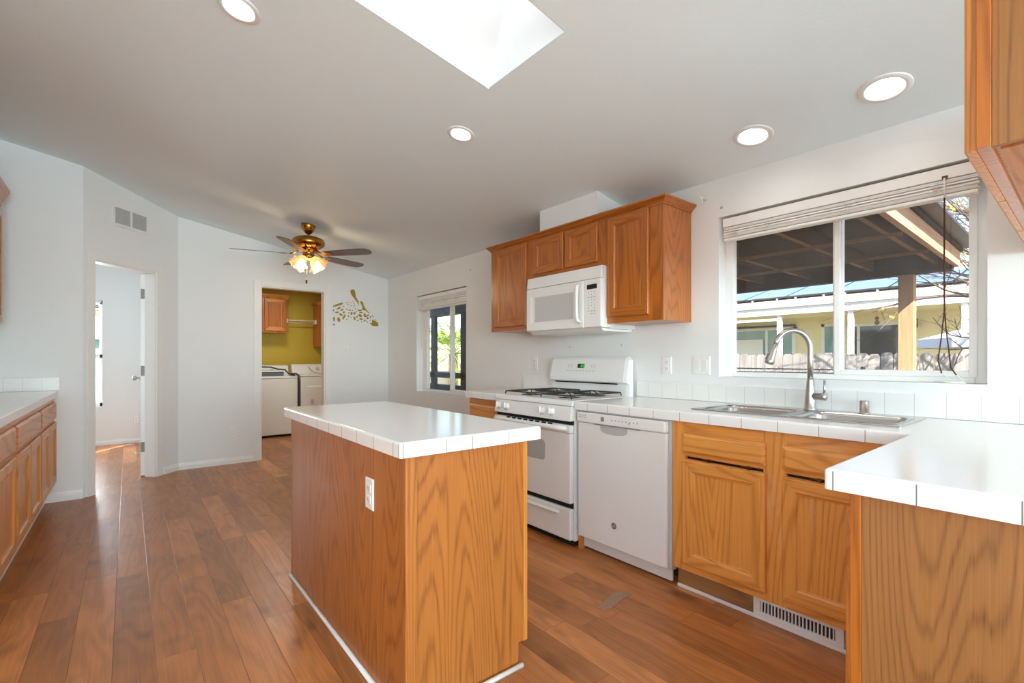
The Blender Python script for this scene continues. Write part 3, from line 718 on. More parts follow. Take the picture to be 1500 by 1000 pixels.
# left run of base cabinets
XL = -3.275
def left_unit(y0, y1, label):
    t = thing('base_cabinet', label, 'cabinet', (-3.58, (y0+y1)/2, 0))
    mb = MB(); mb.box(-3.898, y0, 0.135, XL-0.02, y1, 0.872); mb.box(-3.898, y0, 0, -3.345, y1, 0.135); mb.build('carcass', [M['oak']], t)
    mid = (y0+y1)/2
    mb = MB(); frame_x(mb, XL-0.02, XL, y0, y1, 0.135, 0.872, [(y0+0.04, mid-0.02, 0.19, 0.65), (mid+0.02, y1-0.04, 0.19, 0.65), (y0+0.04, y1-0.04, 0.72, 0.82)]); mb.build('face_frame', [M['oak'], M['oak_y']], t)
    hw = (y1-y0)/2-0.030
    cab_door(t, (XL, y0+0.02, 0.172), Y, X, hw, 0.497, [M['oak'], M['oak_y']]); cab_door(t, (XL, mid+0.012, 0.172), Y, X, hw, 0.497, [M['oak'], M['oak_y']])
    cab_drawer(t, (XL, y0+0.02, 0.695), Y, X, y1-y0-0.038, 0.135, [M['oak'], M['oak_y']])
left_unit(4.555, 5.445, 'oak base cabinet of the left counter, farthest one by the partition wall')
left_unit(3.625, 4.553, 'oak base cabinet of the left counter, second from the partition wall')
left_unit(2.695, 3.623, 'oak base cabinet of the left counter, nearest the camera and cut by the frame')
mb = MB(); mb.box(XL-0.0, 5.446, 0.135, XL-0.02, 5.459, 0.872); mb.build('filler_strip', M['oak'])
f_ = bpy.data.objects['filler_strip.001']; tag(f_, 'narrow oak strip closing the left cabinets against the partition', 'filler')
mb = MB(); mb.box(-3.344, 2.695, 0, -3.326, 5.459, 0.020, 0.004); struct(mb.build('baseboard_left', M['trim']), 'white quarter round under the left cabinets', 'baseboard')
mb = MB(); slab(mb, [-3.899, -3.248], [2.69, 5.4585], [(0, 0)], ZC0, ZC1); tag(mb.build('countertop', M['tile_left']), 'white tiled countertop along the left side of the room', 'countertop')
mb = MB(); mb.box(-3.898, 5.447, ZC1+0.001, -3.238, 5.4588, 1.036, 0.003); tag(mb.build('backsplash', M['splash_l']), 'white tile backsplash at the end of the left counter', 'backsplash')
t = thing('wall_cabinet', 'sliver of an amber oak wall cabinet at the left edge of the view', 'cabinet', (-3.71, 4.4, 1.422))
mb = MB(); mb.box(-3.898, 3.2, 1.422, -3.565, 5.15, 2.34, 0.001); mb.build('carcass', UO, t)
mb = MB(); frame_x(mb, -3.565, -3.546, 3.2, 5.15, 1.422, 2.34, [(4.70, 5.14, 1.47, 2.27), (4.20, 4.64, 1.47, 2.27), (3.70, 4.14, 1.47, 2.27)]); mb.build('face_frame', UO, t)
for a in (4.69, 4.19, 3.69): cab_door(t, (-3.546, a, 1.455), Y, X, 0.47, 0.84, UO)
mb = MB(); R = []
for yy, k in ((3.2, 0), (5.15, 1)):
    R.append([Vector((-3.546+o, yy+(o if k else 0), z)) for o, z in ((0, 2.32), (0.01, 2.32), (0.015, 2.36), (0.055, 2.44), (0.055, 2.462), (0, 2.462))])
R.append([Vector((-3.898, 5.15+o, z)) for o, z in ((0, 2.32), (0.01, 2.32), (0.015, 2.36), (0.055, 2.44), (0.055, 2.462), (0, 2.462))])
mb.rings(R, smooth=False); mb.build('crown', M['uoak_y'], t)

# ------------------------------------------------------------------ stove
SYA, SYB = 2.062, 2.848
t = thing('gas_stove', 'white freestanding gas stove between the dishwasher and the corner', 'stove', (-0.34, 2.455, 0))
mb = MB(); mb.box(-0.625, SYA, 0.045, -0.03, SYB, 0.90, 0.004); mb.box(-0.60, SYA+0.03, 0.0, -0.05, SYB-0.03, 0.045, m=1); mb.build('body', [M['app'], M['dark']], t)
mb = MB(); mb.prism([(-0.657, SYA, 0.893), (-0.652, SYA, 0.914), (-0.635, SYA, 0.926), (-0.03, SYA, 0.926), (-0.03, SYA, 0.90), (-0.63, SYA, 0.892)], (0, 1, 0), SYB-SYA, bev=0.004); mb.build('cooktop', M['app'], t)
mb = MB(); mb.prism([(-0.668, SYA+0.002, 0.798), (-0.650, SYA+0.002, 0.890), (-0.62, SYA+0.002, 0.890), (-0.62, SYA+0.002, 0.798)], (0, 1, 0), SYB-SYA-0.004, bev=0.004)
cp = mb.build('control_panel', M['app'], t)
kn = Vector((-0.98, 0, 0.19)).normalized()
for yy in (2.79, 2.70, 2.322, 2.232):
    c = Vector((-0.660, yy, 0.846)); mb = MB()
    mb.lathe([(0.026, 0), (0.026, 0.004), (0.020, 0.008), (0.018, 0.022), (0.014, 0.025)], c, kn, 24)
    mb.box(-0.694, yy-0.005, 0.834, -0.676, yy+0.005, 0.874, 0.003); mb.build('knob', M['app'], t)
mb = MB(); mb.box(-0.640, SYA+0.004, 0.774, -0.628, SYB-0.004, 0.799); mb.build('dark_gap', M['dark'], t)
# oven door with handle and window
mb = MB(); mb.box(-0.664, SYA+0.004, 0.284, -0.630, SYB-0.004, 0.722, 0.006); mb.box(-0.667, SYA+0.004, 0.724, -0.630, SYB-0.004, 0.774, 0.005)
od = mb.build('oven_door', M['app'], t)
mb = MB()
hp = [(-0.668, SYA+0.035, 0.752), (-0.698, SYA+0.060, 0.755), (-0.704, SYA+0.11, 0.756), (-0.704, SYB-0.11, 0.756), (-0.698, SYB-0.060, 0.755), (-0.668, SYB-0.035, 0.752)]
mb.tube(hp, [0.016, 0.017, 0.0165, 0.0165, 0.017, 0.016], 14); mb.build('oven_handle', M['app'], od)
mb = MB()
for i in range(8): yy = SYA+0.16+i*0.062; mb.box(-0.6680, yy, 0.7655, -0.655, yy+0.042, 0.7745)
mb.build('vent_slot', M['dark'], od)
def rrect(y0, y1, z0, z1, r, x, n=5):
    P = []
    for cy_, cz_, a0 in ((y1-r, z1-r, 0), (y0+r, z1-r, PI/2), (y0+r, z0+r, PI), (y1-r, z0+r, 1.5*PI)):
        for k in range(n+1): a = a0+PI/2*k/n; P.append((x, cy_+r*math.cos(a), cz_+r*math.sin(a)))
    return P
mb = MB(); mb.prism(rrect(2.294, 2.616, 0.522, 0.656, 0.028, -0.6655), (1, 0, 0), 0.004); mb.build('oven_window', M['ovenglass'], od)
mb = MB(); mb.box(-0.664, SYA+0.004, 0.055, -0.63, SYB-0.004, 0.250, 0.008); dr = mb.build('storage_drawer', M['app'], t)
mb = MB(); mb.prism([(-0.664, 2.16, 0.225), (-0.682, 2.16, 0.214), (-0.680, 2.16, 0.206), (-0.664, 2.16, 0.210)], (0, 1, 0), 0.59, bev=0.002); mb.build('drawer_pull', M['app'], dr)
mb = MB(); mb.box(-0.640, SYA+0.006, 0.252, -0.629, SYB-0.006, 0.284); mb.build('dark_gap', M['dark'], t)
# backguard
def bg_ring(y, k):
    prof = [(-0.03, 0.926), (-0.075, 0.926), (-0.080, 1.008), (-0.112, 1.022), (-0.112, 1.05), (-0.085, 1.185), (-0.07, 1.202), (-0.03, 1.204)]
    return [Vector((x if k else x*0.9-0.003, y, min(z, 1.204 if k else 1.180))) for x, z in prof]
mb = MB(); mb.rings([bg_ring(SYA+0.004, 0), bg_ring(SYA+0.03, 1), bg_ring(SYB-0.03, 1), bg_ring(SYB-0.004, 0)], smooth=False)
bg = mb.build('backguard', M['app'], t)
mb = MB(); mb.box(-0.090, SYA+0.10, 1.004, -0.078, SYB-0.06, 1.0165); mb.build('vent_gap', M['dark'], bg)
bn = Vector((-0.98, 0, 0.196)).normalized()
def on_bg(y, z, d=0.0): 
    x = -0.112+(z-1.05)/(1.185-1.05)*0.027
    return Vector((x, y, z))+bn*d
def bg_plate(y0, y1, z0, z1, mat, name, d=0.0012, parent=None):
    mb = MB(); mb.prism([on_bg(y0, z0, -0.002), on_bg(y1, z0, -0.002), on_bg(y1, z1, -0.002), on_bg(y0, z1, -0.002)], bn, d+0.002)
    return mb.build(name, mat, parent or bg)
bg_plate(2.466, 2.536, 1.118, 1.150, M['black'], 'clock_display')
mb = MB()
for y0, y1, z0, z1 in ((2.489, 2.492, 1.123, 1.145), (2.497, 2.500, 1.123, 1.145), (2.472, 2.475, 1.123, 1.145), (2.476, 2.486, 1.1425, 1.145), (2.476, 2.486, 1.133, 1.1355), (2.476, 2.486, 1.123, 1.1255), (2.504, 2.506, 1.128, 1.131), (2.504, 2.506, 1.138, 1.141)):
    mb.prism([on_bg(y0, z0, 0), on_bg(y1, z0, 0), on_bg(y1, z1, 0), on_bg(y0, z1, 0)], bn, 0.0022)
mb.build('clock_digits', M['green'], bg)
for keys in ([(2.600+0.028*a, 1.128+0.014*b) for a in (0, 1) for b in (0, 1)], [(2.365+0.028*a, 1.128+0.014*b) for a in (0, 1) for b in (0, 1)], [(2.635-0.033*a, 1.098) for a in range(9)]):
    mb = MB()
    for (yy, zz) in keys:
        mb.prism([on_bg(yy-0.007, zz-0.003, 0), on_bg(yy+0.007, zz-0.003, 0), on_bg(yy+0.007, zz+0.003, 0), on_bg(yy-0.007, zz+0.003, 0)], bn, 0.0012)
    mb.build('keypad_print', M['appgrey'], bg)
# burners and grates
for by in (2.26, 2.65):
    for bx in (-0.21, -0.47):
        mb = MB(); mb.lathe([(0.075, 0.0), (0.070, -0.004), (0.03, -0.006)], (bx, by, 0.9275), (0, 0, 1), 28); 
        mb.lathe([(0.034, 0), (0.036, 0.006), (0.030, 0.013), (0.010, 0.015)], (bx, by, 0.9275), (0, 0, 1), 24, m=1); mb.build('burner', [M['iron'], M['rust']], t)
for by in (2.26, 2.65):
    mb = MB(); x0, x1, y0, y1, z = -0.600, -0.100, by-0.165, by+0.165, 0.951; r = 0.0045
    mb.tube([(x0, y0+0.02, 0.93), (x0, y0+0.025, z), (x0, y1-0.025, z), (x0, y1-0.02, 0.93)], r, 8)
    mb.tube([(x1, y0+0.02, 0.93), (x1, y0+0.025, z), (x1, y1-0.025, z), (x1, y1-0.02, 0.93)], r, 8)
    mb.tube([(x0, y0+0.025, z), (x1, y0+0.025, z)], r, 8); mb.tube([(x0, y1-0.025, z), (x1, y1-0.025, z)], r, 8)
    mb.tube([(-0.35, y0+0.025, z), (-0.35, y1-0.025, z)], r, 8)
    for bx in (-0.21, -0.47):
        for k in range(4):
            a = PI/4+k*PI/2; ca, sa = math.cos(a), math.sin(a)
            mb.tube([(bx+0.028*ca, by+0.028*sa, z+0.002), (bx+0.135*ca*0.86, by+0.135*sa, z)], r*0.9, 8)
    mb.build('grate', M['iron'], t)

# ------------------------------------------------------------------ over-range microwave
MY0, MY1, MX = 2.068, 2.818, -0.372
t = thing('microwave', 'white over the range microwave under the short wall cabinet', 'microwave', (-0.19, 2.443, 1.38))
mb = MB(); mb.box(MX+0.02, MY0, 1.398, -0.002, MY1, 1.811, 0.003); mb.build('body', M['app'], t)
mb = MB(); mb.prism([(MX, MY0, 1.728), (MX+0.010, MY0, 1.810), (MX+0.03, MY0, 1.810), (MX+0.03, MY0, 1.728)], (0, 1, 0), MY1-MY0, bev=0.003); mb.build('vent_grille', M['app'], t)
mb = MB(); mb.panel((MX+0.02, MY1, 1.402), -Y, Z, -X, MY1-2.222, 0.322, [(0, 0), (0, 0.018), (0.004, 0.022), (0.045, 0.022), (0.075, 0.016), (0.085, 0.016)]); md = mb.build('door', M['app'], t)
mb = MB(); mb.box(MX+0.0015, 2.318, 1.468, MX+0.006, 2.722, 1.656, 0.001); mb.build('door_window', M['mwglass'], md)
mb = MB(); mb.tube([(MX-0.002, 2.258, 1.700), (MX-0.030, 2.256, 1.685), (MX-0.036, 2.254, 1.62), (MX-0.036, 2.254, 1.52), (MX-0.030, 2.256, 1.455), (MX-0.002, 2.258, 1.440)], [0.012, 0.013, 0.011, 0.011, 0.013, 0.012], 12); mb.build('handle', M['app'], md)
mb = MB(); mb.box(MX-0.001, MY0+0.001, 1.402, MX+0.022, 2.218, 1.725, 0.004); cpn = mb.build('control_panel', M['app'], t)
mb = MB(); mb.box(MX-0.0025, 2.102, 1.658, MX+0.004, 2.190, 1.690, 0.001); mb.build('display', M['black'], cpn)
mb = MB()
for r in range(9):
    for c in range(3):
        if (r*3+c) % 7 == 5: continue
        yy = 2.122+c*0.027; zz = 1.640-r*0.0185; hw = 0.008 if r in (2, 7, 8) else 0.004
        mb.box(MX-0.0018, yy-hw, zz-0.0022, MX+0.002, yy+hw, zz+0.0022)
mb.build('button_print', M['mark'], cpn)
mb = MB(); mb.prism([(MX+0.015, MY0+0.01, 1.397), (MX+0.05, MY0+0.02, 1.376), (-0.02, MY0+0.02, 1.376), (-0.02, MY0+0.01, 1.397)], (0, 1, 0), MY1-MY0-0.03, bev=0.003); mb.build('underside_hood', M['app2'], t)
mb = MB(); mb.prism([(-0.30, MY0-0.03, 1.392), (-0.10, MY0-0.03, 1.392), (-0.10, MY0+0.20, 1.372), (-0.30, MY0+0.20, 1.372)], (0, 0, 1), 0.006, bev=0.002); mb.build('light_cover', M['app2'], t)

# ------------------------------------------------------------------ dishwasher
DY0, DY1 = 1.413, 2.033
t = thing('dishwasher', 'white built in dishwasher between the stove and the sink cabinet', 'dishwasher', (-0.32, 1.72, 0))
mb = MB(); mb.box(-0.60, DY0+0.005, 0.10, -0.03, DY1-0.005, 0.868); mb.build('body', M['app2'], t)
# door panel with a scooped pocket under the control strip
mb = MB(); mb.box(-0.628, DY0, 0.098, -0.600, DY1, 0.800, 0.005); dd = mb.build('door', M['app'], t)
mb = MB()
P = [(-0.6285, 1.66, 0.799)]+[(-0.6285, 1.755+0.098*math.cos(PI+PI*k/14)*1.0, 0.785-0.036*math.sin(PI*k/14)**0.6) for k in range(15)]+[(-0.6285, 1.852, 0.799)]
mb.prism(P, (-1, 0, 0), 0.0015); mb.build('pocket_handle', M['appgrey'], dd)
mb = MB(); mb.box(-0.640, DY0, 0.803, -0.600, DY1, 0.864, 0.006); cpn = mb.build('control_panel', M['app'], t)
mb = MB(); mb.box(-0.634, 1.575, 0.7965, -0.615, 1.905, 0.803); mb.build('finger_slot', M['mark'], cpn)
mb = MB(); mb.box(-0.6415, 1.817, 0.822, -0.638, 1.841, 0.848); mb.build('display', M['mark'], cpn)
mb = MB()
for k in range(5): mb.box(-0.6412, 1.955+k*0.013, 0.844, -0.639, 1.964+k*0.013, 0.8475); mb.box(-0.6412, 1.955+k*0.013, 0.832, -0.639, 1.964+k*0.013, 0.8355)
mb.build('vent_print', M['mark'], cpn); mb = MB()
for k in range(8): mb.box(-0.6408, 1.58+k*0.025, 0.832, -0.639, 1.588+k*0.025, 0.838)
mb.box(-0.6412, 1.636, 0.820, -0.639, 1.642, 0.832)
mb.build('button_print', M['mark'], cpn)
mb = MB(); ec = Vector((-0.628, 1.753, 0.23))
mb.lathe([(0.0185, 0), (0.0185, 0.002), (0.0165, 0.003), (0.0155, 0.0025), (0.001, 0.0025)], ec, (-1, 0, 0), 28); em = mb.build('emblem', M['nickel'], dd)
# curled monogram on the emblem
mb = MB()
def curl(pts, r=0.0009): mb.tube([(ec.x-0.0032, ec.y-u_*0.001, ec.z+v_*0.001) for u_, v_ in pts], r, 6)
curl([(-1, 4), (-3, 7), (-6, 6), (-8, 1), (-7, -5), (-4, -8), (-1.5, -5), (-1, -1), (-4, 0)])
curl([(8, 5), (5, 8), (2.5, 5), (4.5, 1), (2, -2), (3, -7), (7, -7), (9, -3)])
mb.build('emblem_monogram', M['app'], em)
mb = MB(); mb.box(-0.575, DY0, 0.02, -0.56, DY1, 0.094, 0.002); mb.build('toe_panel', M['app2'], t)
mb = MB(); mb.box(-0.606, 1.3935, 0.09, -0.56, 1.4115, 0.868, 0.001); mb.build('side_strip', M['appgrey'], t)

# ------------------------------------------------------------------ sink, faucet, air gap
t = thing('kitchen_sink', 'double bowl stainless steel sink set in the tiled counter', 'sink', (-0.29, 0.913, 0.925))
RX0, RX1, RY0, RY1 = -0.505, -0.055, 0.478, 1.348
B1, B2 = (-0.470, -0.150, 0.940, 1.312), (-0.470, -0.150, 0.512, 0.885)
mb = MB(); slab(mb, [RX0, B1[0], B1[1], RX1], [RY0, B2[2], B2[3], B1[2], B1[3], RY1],
    [(0, 0), (1, 0), (2, 0), (0, 1), (2, 1), (0, 2), (1, 2), (2, 2), (0, 3), (2, 3), (0, 4), (1, 4), (2, 4)], 0.9252, 0.9305, 0.002)
mb.build('rim', M['steel'], t)
def rr(x0, x1, y0, y1, r, z, n=6):
    P = []
    for cx_, cy_, a0 in ((x1-r, y1-r, 0), (x0+r, y1-r, PI/2), (x0+r, y0+r, PI), (x1-r, y0+r, 1.5*PI)):
        for k in range(n+1): a = a0+PI/2*k/n; P.append(Vector((cx_+r*math.cos(a), cy_+r*math.sin(a), z)))
    return P
for b in (B1, B2):
    mb = MB(); R = []
    for ins, z, r in ((-0.012, 0.9312, 0.05), (-0.006, 0.9316, 0.05), (0.0, 0.929, 0.05), (0.006, 0.915, 0.05), (0.010, 0.80, 0.055), (0.02, 0.772, 0.06), (0.05, 0.765, 0.06)):
        R.append(rr(b[0]+ins, b[1]-ins, b[2]+ins, b[3]-ins, r, z))
    mb.rings(R, cap0=False, cap1=True)
    bo = mb.build('bowl', M['steel'], t)
    mb = MB(); mb.lathe([(0.04, 0), (0.038, 0.003), (0.012, -0.001)], (-0.31, (b[2]+b[3])/2, 0.7655), (0, 0, 1), 24); mb.build('drain', M['nickel'], bo)
fx, fy = -0.100, 0.925
t = thing('kitchen_faucet', 'brushed gooseneck pull down faucet behind the sink', 'faucet', (fx, fy, 0.931))
mb = MB(); mb.lathe([(0.031, 0), (0.031, 0.004), (0.027, 0.010), (0.0235, 0.06), (0.0185, 0.12), (0.0155, 0.15), (0.0145, 0.16)], (fx, fy, 0.931), (0, 0, 1), 28); mb.build('body', M['nickel'], t)
dirv = Vector((-0.85, 0.52, 0)).normalized(); R0 = 0.098; zc = 1.235
pts = [Vector((fx, fy, 1.085))]+[Vector((fx, fy, zc-0.05)), Vector((fx, fy, zc))]
for k in range(1, 15):
    a = PI*k/14*0.92; pts.append(Vector((fx, fy, zc))+dirv*(R0*(1-math.cos(a)))+Z*(R0*math.sin(a)))
mb = MB(); mb.tube(pts, 0.0135, 16); mb.build('gooseneck', M['nickel'], t)
e0 = pts[-1]; ed = (pts[-1]-pts[-2]).normalized()
mb = MB(); mb.lathe([(0.0135, 0), (0.0145, 0.002), (0.0150, 0.030), (0.0215, 0.085), (0.0225, 0.098), (0.018, 0.102)], e0, ed, 24); sh = mb.build('spray_head', M['nickel'], t)
mb = MB(); pc = e0+ed*0.048+dirv*0.0195; mb.tube([pc, pc+ed*0.03+dirv*0.003], 0.006, 10); mb.build('spray_button', M['greybin'], sh)
hd = Vector((-0.25, -0.97, 0)).normalized()
mb = MB(); hb = Vector((fx, fy, 1.000)); mb.lathe([(0.0165, 0.0), (0.0165, 0.055), (0.0175, 0.057), (0.0175, 0.078), (0.013, 0.081)], hb, hd, 20)
mb.tube([hb+hd*0.070+Z*0.01, hb+hd*0.071+Z*0.04, hb+hd*0.073+Z*0.085], [0.0062, 0.0055, 0.0048], 10); mb.build('lever_handle', M['nickel'], t)
mb = MB(); mb.lathe([(0.024, 0), (0.024, 0.003), (0.0195, 0.005), (0.0195, 0.056), (0.017, 0.060), (0.004, 0.0605)], (-0.090, 0.700, 0.931), (0, 0, 1), 24)
tag(mb.build('air_gap', M['nickel']), 'short round chrome air gap cap at the back of the sink', 'air gap')

# ------------------------------------------------------------------ blinds
def blind(y0, y1, ztop, x0, x1, head, n, pitch, label, clusters, tilt=0.0):
    t = thing('window_blind', label, 'blind', ((x0+x1)/2, (y0+y1)/2, ztop-head-n*pitch-0.025))
    mb = MB(); mb.box(x0, y0, ztop-head, x1, y1, ztop, 0.003); mb.build('headrail', M['vinyl'], t)
    mb = MB(); z = ztop-head-0.006
    for i in range(n):
        j = 0.004*math.sin(i*2.3)
        mb.box(x0+0.004+j, y0+0.006+0.003*math.sin(i*5.1), z-i*pitch-pitch*0.42, x1-0.004+j, y1-0.006-0.004*math.sin(i*3.7), z-i*pitch+pitch*0.42, R=Matrix.Rotation(0.10*math.sin(i*1.7), 3, 'Y'))
    mb.build('slat_stack', M['vinyl'], t)
    zb = z-n*pitch
    mb = MB(); mb.box(x0+0.002, y0+0.006, zb-0.016, x1-0.002, y1-0.006, zb, 0.004); mb.build('bottom_rail', M['vinyl'], t)
    for c in clusters:
        mb = MB(); rng = random.Random(int(c*1000))
        for k in range(7):
            a = c+rng.uniform(-0.018, 0.018); zz = ztop-head-rng.uniform(0, n*pitch*0.7)
            mb.tube([(x0-0.001, a, zz), (x0-0.006, a+rng.uniform(-0.012, 0.012), zz-0.008), (x0-0.006, a+rng.uniform(-0.015, 0.015), zz-0.018), (x0-0.001, a+rng.uniform(-0.01, 0.01), zz-0.026)], 0.0012, 5)
        mb.build('ladder_cord', M['cordw'], t)
    return t
wb = blind(0.318, 1.440, 2.036, 0.012, 0.062, 0.052, 13, 0.0048, 'white mini blind drawn up over the wide sink window', (1.37, 1.17, 0.80, 0.47))
mb = MB(); mb.box(0.0085, 0.420, 1.985, 0.0125, 0.440, 1.997); mb.build('cord_lock', M['bronze'], wb)
mb = MB(); mb.tube([(0.010, 0.431, 1.988), (0.010, 0.431, 1.90)], 0.004, 8); mb.build('lift_cord', M['cordw'], wb)
mb = MB(); xx = 0.010
mb.tube([(xx, 0.431, 1.90), (xx, 0.432, 1.60), (xx, 0.431, 1.40)], 0.0032, 8)
mb.tube([(xx, 0.431, 1.41), (xx, 0.440, 1.30), (xx-0.003, 0.452, 1.18), (xx-0.004, 0.440, 1.125)], 0.0026, 8)
mb.tube([(xx, 0.431, 1.41), (xx, 0.426, 1.32), (xx-0.003, 0.414, 1.20), (xx-0.004, 0.410, 1.150), (xx-0.004, 0.392, 1.118)], 0.0026, 8)
mb.build('lift_cord', M['cord'], wb)
mb = MB()
for k in range(3):
    P = [(0.030+0.018*math.cos(a), 0.405+k*0.006+(0.040+0.006*k)*math.sin(a), 1.0825+0.003*k) for a in [2*PI*i/20 for i in range(21)]]
    mb.tube(P, 0.0017, 6, cap=False)
mb.tube([(xx-0.004, 0.440, 1.125), (0.02, 0.405, 1.085)], 0.0015, 6); mb.tube([(xx-0.004, 0.392, 1.118), (0.02, 0.365, 1.085)], 0.0015, 6)
mb.build('cord_coil', M['cordw'], wb)
wb2 = blind(4.255, 5.335, 1.955, 0.012, 0.060, 0.045, 14, 0.0075, 'white mini blind drawn up over the narrow far window', (4.45, 4.72, 4.98, 5.2))
mb = MB(); mb.tube([(0.012, 5.24, 1.91), (0.008, 5.24, 1.45), (0.008, 5.235, 1.36)], 0.0022, 6); mb.build('tilt_cord', M['cordw'], wb2)
mb = MB(); mb.lathe([(0.003, 0), (0.005, 0.012), (0.0055, 0.03), (0.002, 0.034)], (0.008, 5.235, 1.328), (0, 0, 1), 10); mb.build('tassel', M['cordw'], wb2)

# ------------------------------------------------------------------ outlets, switches, hooks, grille
def outlet(label, c, U, N, kind='outlet', wide=0.07, rows=2):
    c, U, N = Vector(c), Vector(U), Vector(N); t = thing('wall_outlet' if kind == 'outlet' else 'light_switch', label, 'outlet' if kind == 'outlet' else 'switch', c)
    h = 0.115; mb = MB(); mb.panel(c-U*wide/2-Z*h/2-N*0.0005, U, Z, N, wide, h, [(0, 0), (0, 0.003), (0.004, 0.006)]); mb.build('plate', M['plate'], t)
    def bx(u, z, w_, hh, d0, d1, name, mat, par=t):
        m2 = MB(); m2.prism([c+U*(u-w_/2)+Z*(z-hh/2)+N*d0, c+U*(u+w_/2)+Z*(z-hh/2)+N*d0, c+U*(u+w_/2)+Z*(z+hh/2)+N*d0, c+U*(u-w_/2)+Z*(z+hh/2)+N*d0], N, d1-d0); return m2.build(name, mat, par)
    if kind == 'outlet':
        for z in (0.021, -0.021):
            f = bx(0, z, 0.032, 0.028, 0.005, 0.0072, 'receptacle', M['plate'])
            m2 = MB()
            for u in (-0.006, 0.006): m2.prism([c+U*(u-0.0012)+Z*(z-0.004)+N*0.0071, c+U*(u+0.0012)+Z*(z-0.004)+N*0.0071, c+U*(u+0.0012)+Z*(z+0.006)+N*0.0071, c+U*(u-0.0012)+Z*(z+0.006)+N*0.0071], N, 0.0006)
            m2.prism([c+U*(-0.002)+Z*(z-0.011)+N*0.0071, c+U*0.002+Z*(z-0.011)+N*0.0071, c+U*0.002+Z*(z-0.007)+N*0.0071, c+U*(-0.002)+Z*(z-0.007)+N*0.0071], N, 0.0006)
            m2.build('slots', M['slot'], f)
    else:
        for u in ([0] if wide < 0.1 else [-0.023, 0.023]):
            bx(u, 0, 0.033, 0.067, 0.005, 0.0085, 'rocker', M['app'])
    return t
outlet('white wall outlet between the stove and the far window', (-0.0005, 3.135, 1.150), -Y, -X)
outlet('white wall outlet just right of the stove above the counter', (-0.0005, 1.815, 1.145), -Y, -X)
outlet('white double rocker switch at the left edge of the sink window', (-0.0005, 1.570, 1.147), -Y, -X, 'switch', 0.116)
outlet('white wall outlet low on the end wall left of the laundry doorway', (-1.876, YB-0.0005, 0.361), X, -Y)
outlet('white light switch on the end wall below the giraffe decal', (-0.585, YB-0.0005, 1.299), X, -Y, 'switch')
outlet('white wall outlet low on the bedroom wall', (-2.70, 8.6195, 0.327), X, -Y)
outlet('white outlet on the side panel of the kitchen island', (-2.1003, 1.700, 0.690), -Y, -X)
# return air grille on the angled wall
g0, g1, h0, h1 = 0.262, 0.650, 2.408, 2.606
t = thing('air_grille', 'white return air grille above the bedroom doorway', 'vent', P0+DU*0.456+Z*2.408)
GN = -DN; o = P0+GN*0.0005
def gb(a, b, c, e, d0, d1, mb): mb.prism([o+DU*a+Z*c+GN*d0, o+DU*b+Z*c+GN*d0, o+DU*b+Z*e+GN*d0, o+DU*a+Z*e+GN*d0], GN, d1-d0)
mb = MB(); f = 0.026; mid = (g0+g1)/2
for a, b, c, e in ((g0, g1, h0, h0+f), (g0, g1, h1-f, h1), (g0, g0+f, h0+f, h1-f), (g1-f, g1, h0+f, h1-f), (mid-0.009, mid+0.009, h0+f, h1-f)): gb(a, b, c, e, 0, 0.010, mb)
mb.build('frame', M['vent'], t)
mb = MB(); gb(g0+f, g1-f, h0+f, h1-f, 0, 0.001, mb); mb.build('dark_opening', M['appgrey'], t)
mb = MB(); k = 0
zz = h0+f+0.005
while zz < h1-f-0.003:
    for a, b in ((g0+f, mid-0.009), (mid+0.009, g1-f)):
        mb.prism([o+DU*a+Z*zz+GN*0.001, o+DU*b+Z*zz+GN*0.001, o+DU*b+Z*(zz-0.004)+GN*0.009, o+DU*a+Z*(zz-0.004)+GN*0.009], Z, 0.0015)
    zz += 0.0070
mb.build('louvers', M['vent'], t)
# curtain rod brackets and stray wall anchors
def bracket(y, z, label):
    t = thing('curtain_bracket', label, 'bracket', (-0.001, y, z))
    mb = MB(); mb.box(-0.004, y-0.012, z-0.03, -0.0005, y+0.012, z+0.03, 0.002); mb.build('plate', M['plate'], t)
    mb = MB(); mb.tube([(-0.003, y, z+0.01), (-0.05, y, z+0.014), (-0.07, y, z+0.008), (-0.08, y, z+0.02)], 0.005, 8); mb.tube([(-0.05, y, z+0.014), (-0.052, y, z-0.025)], 0.004, 8); mb.build('arm', M['plate'], t)
bracket(1.537, 2.165, 'white curtain rod bracket left of the sink window')
for (y, z, l) in ((1.44, 1.955+0.15, 'small white wall anchor left of the sink window, above the blind corner'), (2.71, 1.285, 'small wall anchor above the stove, left of two'), (2.188, 1.290, 'small wall anchor above the stove, right of two'), (4.156, 2.123, 'small wall anchor right of the narrow far window')):
    mb = MB(); mb.lathe([(0.009, 0), (0.008, 0.004), (0.003, 0.007)], (-0.0004, y, z), (-1, 0, 0), 12); tag(mb.build('wall_anchor', M['appgrey']), l, 'wall anchor')
mb = MB(); mb.box(-0.006, 5.47, 2.085, -0.0005, 5.50, 2.125, 0.003); mb.tube([(-0.004, 5.485, 2.11), (-0.03, 5.485, 2.115)], 0.004, 8)
tag(mb.build('curtain_bracket', M['plate']), 'white bracket above the left side of the narrow far window', 'bracket')

# worn spot in the floor
mb = MB(); mb.prism([(-1.055, 1.508, 0.0002), (-1.042, 1.457, 0.0002), (-0.894, 1.485, 0.0002), (-0.819, 1.486, 0.0002), (-0.808, 1.517, 0.0002), (-0.868, 1.553, 0.0002)], (0, 0, 1), 0.0006)
tag(mb.build('floor_patch', M['patch']), 'scuffed grey brown patch on the floor in front of the sink', 'floor patch')

